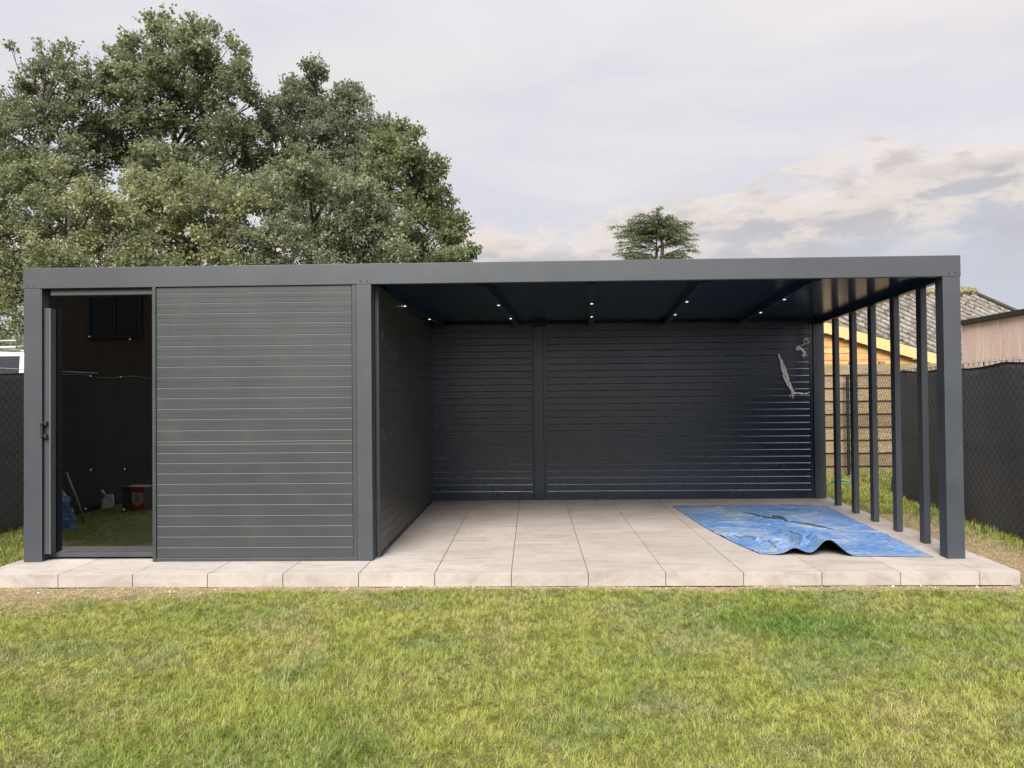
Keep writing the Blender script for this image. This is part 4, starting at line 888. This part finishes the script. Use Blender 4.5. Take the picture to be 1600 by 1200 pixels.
# ------------------------------------------------------------ grass
def blades(n, xr_, yr_, lmin, lmax, wid, keepf):
    x = rng.uniform(*xr_, n); y = rng.uniform(*yr_, n); k = keepf(x, y); x, y = x[k], y[k]; n = len(x)
    # blades grow in little tufts: pull part of them towards tuft centres that share one lean
    cs = .045; ix = np.floor(x/cs); iy = np.floor(y/cs); hsh = lambda q: np.modf(np.abs(np.sin(ix*127.1+iy*311.7+q)*43758.5453))[0]
    tx = (ix+hsh(1.))*cs; ty = (iy+hsh(2.))*cs; pull = np.where(rng.random(n) < .45, .6, .05); x = x+(tx-x)*pull; y = np.minimum(y+(ty-y)*pull, np.where((y < 0) & (np.abs(x) < 4.2), -.004, 99))
    dr_ = dryness(x, y); thin = .30*np.clip((.45-fbm(x, y, 11, 55., 3))*6, 0, 1)
    k = rng.random(n) > np.maximum(dr_*.50, thin); x, y, dr_, tx, ty, ix, iy = x[k], y[k], dr_[k], tx[k], ty[k], ix[k], iy[k]; n = len(x)
    tall = fbm(x, y, .9, 20.); tuft = fbm(x, y, 5, 31.); tuftm = np.clip((fbm(x, y, 6., 33., 3)-.56)*7, 0, 1)
    lush = np.exp(-(((x-1.95)/.62)**2+((y+1.0)/.38)**2)); tall = tall+.22*lush+.25*tuftm
    ln = (lmin+(lmax-lmin)*rng.random(n)**1.5)*(.55+.75*tall+.35*(tuft-.4))*(1-.35*dr_)
    az = 2*math.pi*hsh(3.)+rng.normal(0, 1.15, n)+1.6*fbm(x, y, 2.0, 40.)
    th0 = np.clip(np.abs(rng.normal(.35, .30, n))+.5*dr_, .02, 1.3); bend = np.clip(rng.normal(1.05, .45, n), .15, 2.1)+.5*dr_
    side = np.stack([-np.sin(az), np.cos(az), np.zeros(n)], -1); tw = rng.normal(0, .35, n); w = wid*rng.uniform(.6, 1.3, n)
    z0 = GZ+(fbm(x, y, 2.5, 1.)-.5)*.030+(fbm(x, y, 11, 5.)-.5)*.012-.004
    p = np.stack([x, y, z0], -1); P_ = [p]
    for i in range(3):
        th = np.minimum(th0+bend*(i+.3)/2.6, 2.0); a2 = az+tw*i; d = np.stack([np.cos(a2)*np.sin(th), np.sin(a2)*np.sin(th), np.cos(th)], -1)
        p = p+d*(ln/3)[:, None]; p[:, 2] = np.maximum(p[:, 2], z0+.004+.006*rng.random(n)); P_.append(p)
    V = []
    for i, f_ in enumerate((1., .95, .7, .12)): V += [P_[i]-side*(w*.5*f_)[:, None], P_[i]+side*(w*.5*f_)[:, None]]
    V = np.stack(V, 1).reshape(-1, 3); o = np.arange(n)[:, None]*8
    F = np.concatenate([o+np.array([[2*i, 2*i+1, 2*i+3, 2*i+2]]) for i in range(3)], 0)
    hue = fbm(x, y, 1.3, 60.)+.30*(fbm(x, y, 6, 70.)-.5)+.12*(hsh(5.)-.5); g1 = np.array([.205, .262, .046]); g2 = np.array([.305, .325, .068]); g3 = np.array([.105, .195, .026]); straw = np.array([.42, .36, .19])
    a_ = np.clip((hue-.26)*2.1, 0, 1)[:, None]; c = g1*(1-a_)+g2*a_; lu = np.clip(lush*1.2+np.clip((fbm(x, y, 1.1, 80.)-.58)*4, 0, .4), 0, 1)[:, None]; c = c*(1-lu)+g3*lu
    bl = np.clip((fbm(x, y, 2.6, 95.)-.58)*5, 0, .5)[:, None]; c = c*(1-bl)+np.array([.185, .235, .105])*bl
    c = c*(1-.15*tuftm[:, None])*rng.uniform(.78, 1.25, (n, 1))
    st_ = rng.random(n) < .035+.85*np.clip(dr_*1.8, 0, 1)+.22*np.clip((fbm(x, y, 2.2, 90.)-.5)*4, 0, 1); c[st_] = straw*rng.uniform(.6, 1.2, (st_.sum(), 1))
    return V, F, np.repeat(c, 8, 0)
infield = lambda x, y: ((y < -.006) | (x > right_edge(y)+.01) | (x < -4.29) | (y > 4.4)) & (x > -5.68) & (x < 5.45+0*y)
parts = [blades(760000, (-4.4, 4.6), (-3.15, -.006), .021, .054, .0023, lambda x, y: (np.abs(x-.1) < 2.5+(y+3.15)*.70)),
         blades(26000, (3.9, 5.3), (-.1, 4.3), .03, .075, .0042, lambda x, y: infield(x, y) & (x < 4.93+.07*y)),
         blades(60000, (3.6, 6.6), (4.3, 7.4), .06, .17, .006, lambda x, y: (x < 6.6) & infield(np.minimum(x, 5), y)),
         blades(16000, (-5.68, -4.3), (-.2, 6.), .05, .12, .006, infield),
         blades(26000, (-5.68, -2.), (-4.6, -.0), .03, .07, .006, lambda x, y: np.abs(x-.1) >= 2.5+(y+3.15)*.70),
         blades(9000, (4.55, 5.3), (-.2, 4.), .07, .14, .005, lambda x, y: (np.abs(x-(4.90+.07*y)) < .14))]
Vs = []; Fs = []; Ts = []; o_ = 0
for V_, F_, T_ in parts: Vs.append(V_); Fs.append(F_+o_); Ts.append(T_); o_ += len(V_)
gr = fast_mesh('grass', np.concatenate(Vs), np.concatenate(Fs), MT['grass'], tint=np.concatenate(Ts)); tag(gr, kind='stuff'); gr['label'] = 'short patchy green and straw coloured lawn in front of and around the terrace'; gr['category'] = 'grass'

# ------------------------------------------------------------ crumbs of sand and stone along the slab, a bit of hose
n = 2600; x = rng.uniform(-4.6, 4.4, n); y = -np.abs(rng.exponential(.045, n))*(1+1.2*(x < -2))-.004
ns = 900; x = np.concatenate([x, 4.05+rng.uniform(0, .7, ns)]); y = np.concatenate([y, rng.uniform(-.1, 3.6, ns)]); n += ns
k = (y > -.5) & (rng.random(n) < .25+.75*np.clip(dryness(x, y)*1.5, 0, 1)); x, y = x[k], y[k]; n = len(x)
r_ = rng.uniform(.0018, .0065, n)*(1+1.2*(rng.random(n) < .04)); O = np.array([[1, 0, 0], [0, 1, 0], [-1, 0, 0], [0, -1, 0], [0, 0, .7], [0, 0, -.7]])
z = GZ+(fbm(x, y, 2.5, 1.)-.5)*.030+(fbm(x, y, 11, 5.)-.5)*.012+r_*.3
V = np.stack([x, y, z], -1)[:, None]+(O[None]*rng.uniform(.7, 1.3, (n, 6, 1)))*r_[:, None, None]
F = (np.arange(n)[:, None, None]*6+np.array([[0, 1, 4], [1, 2, 4], [2, 3, 4], [3, 0, 4], [1, 0, 5], [2, 1, 5], [3, 2, 5], [0, 3, 5]])[None]).reshape(-1, 3)
col = np.array([.42, .37, .30])*rng.uniform(.45, 1.35, (n, 1))
m = Mat('grit', (.4, .36, .3), .9); m.color(m.attr('tint'))
gv = fast_mesh('gravel', V.reshape(-1, 3), F, m.m, tint=np.repeat(col, 6, 0), facesize=3); tag(gv, kind='stuff'); gv['label'] = 'pale sand crumbs and small stones along the foot of the paved terrace'; gv['category'] = 'gravel'
hp = [(5.0+.16*math.cos(a)+.02*a, 6.0+.12*math.sin(a), GZ+.05+.03*math.sin(2*a)+.012*a) for a in np.linspace(0, 7.5, 40)]
ho = MB().tube(hp, .013, 8).build('garden_hose', MT['green_bit'], smooth=True); tag(ho, 'short loop of green garden hose in the grass behind the back corner post', 'hose')
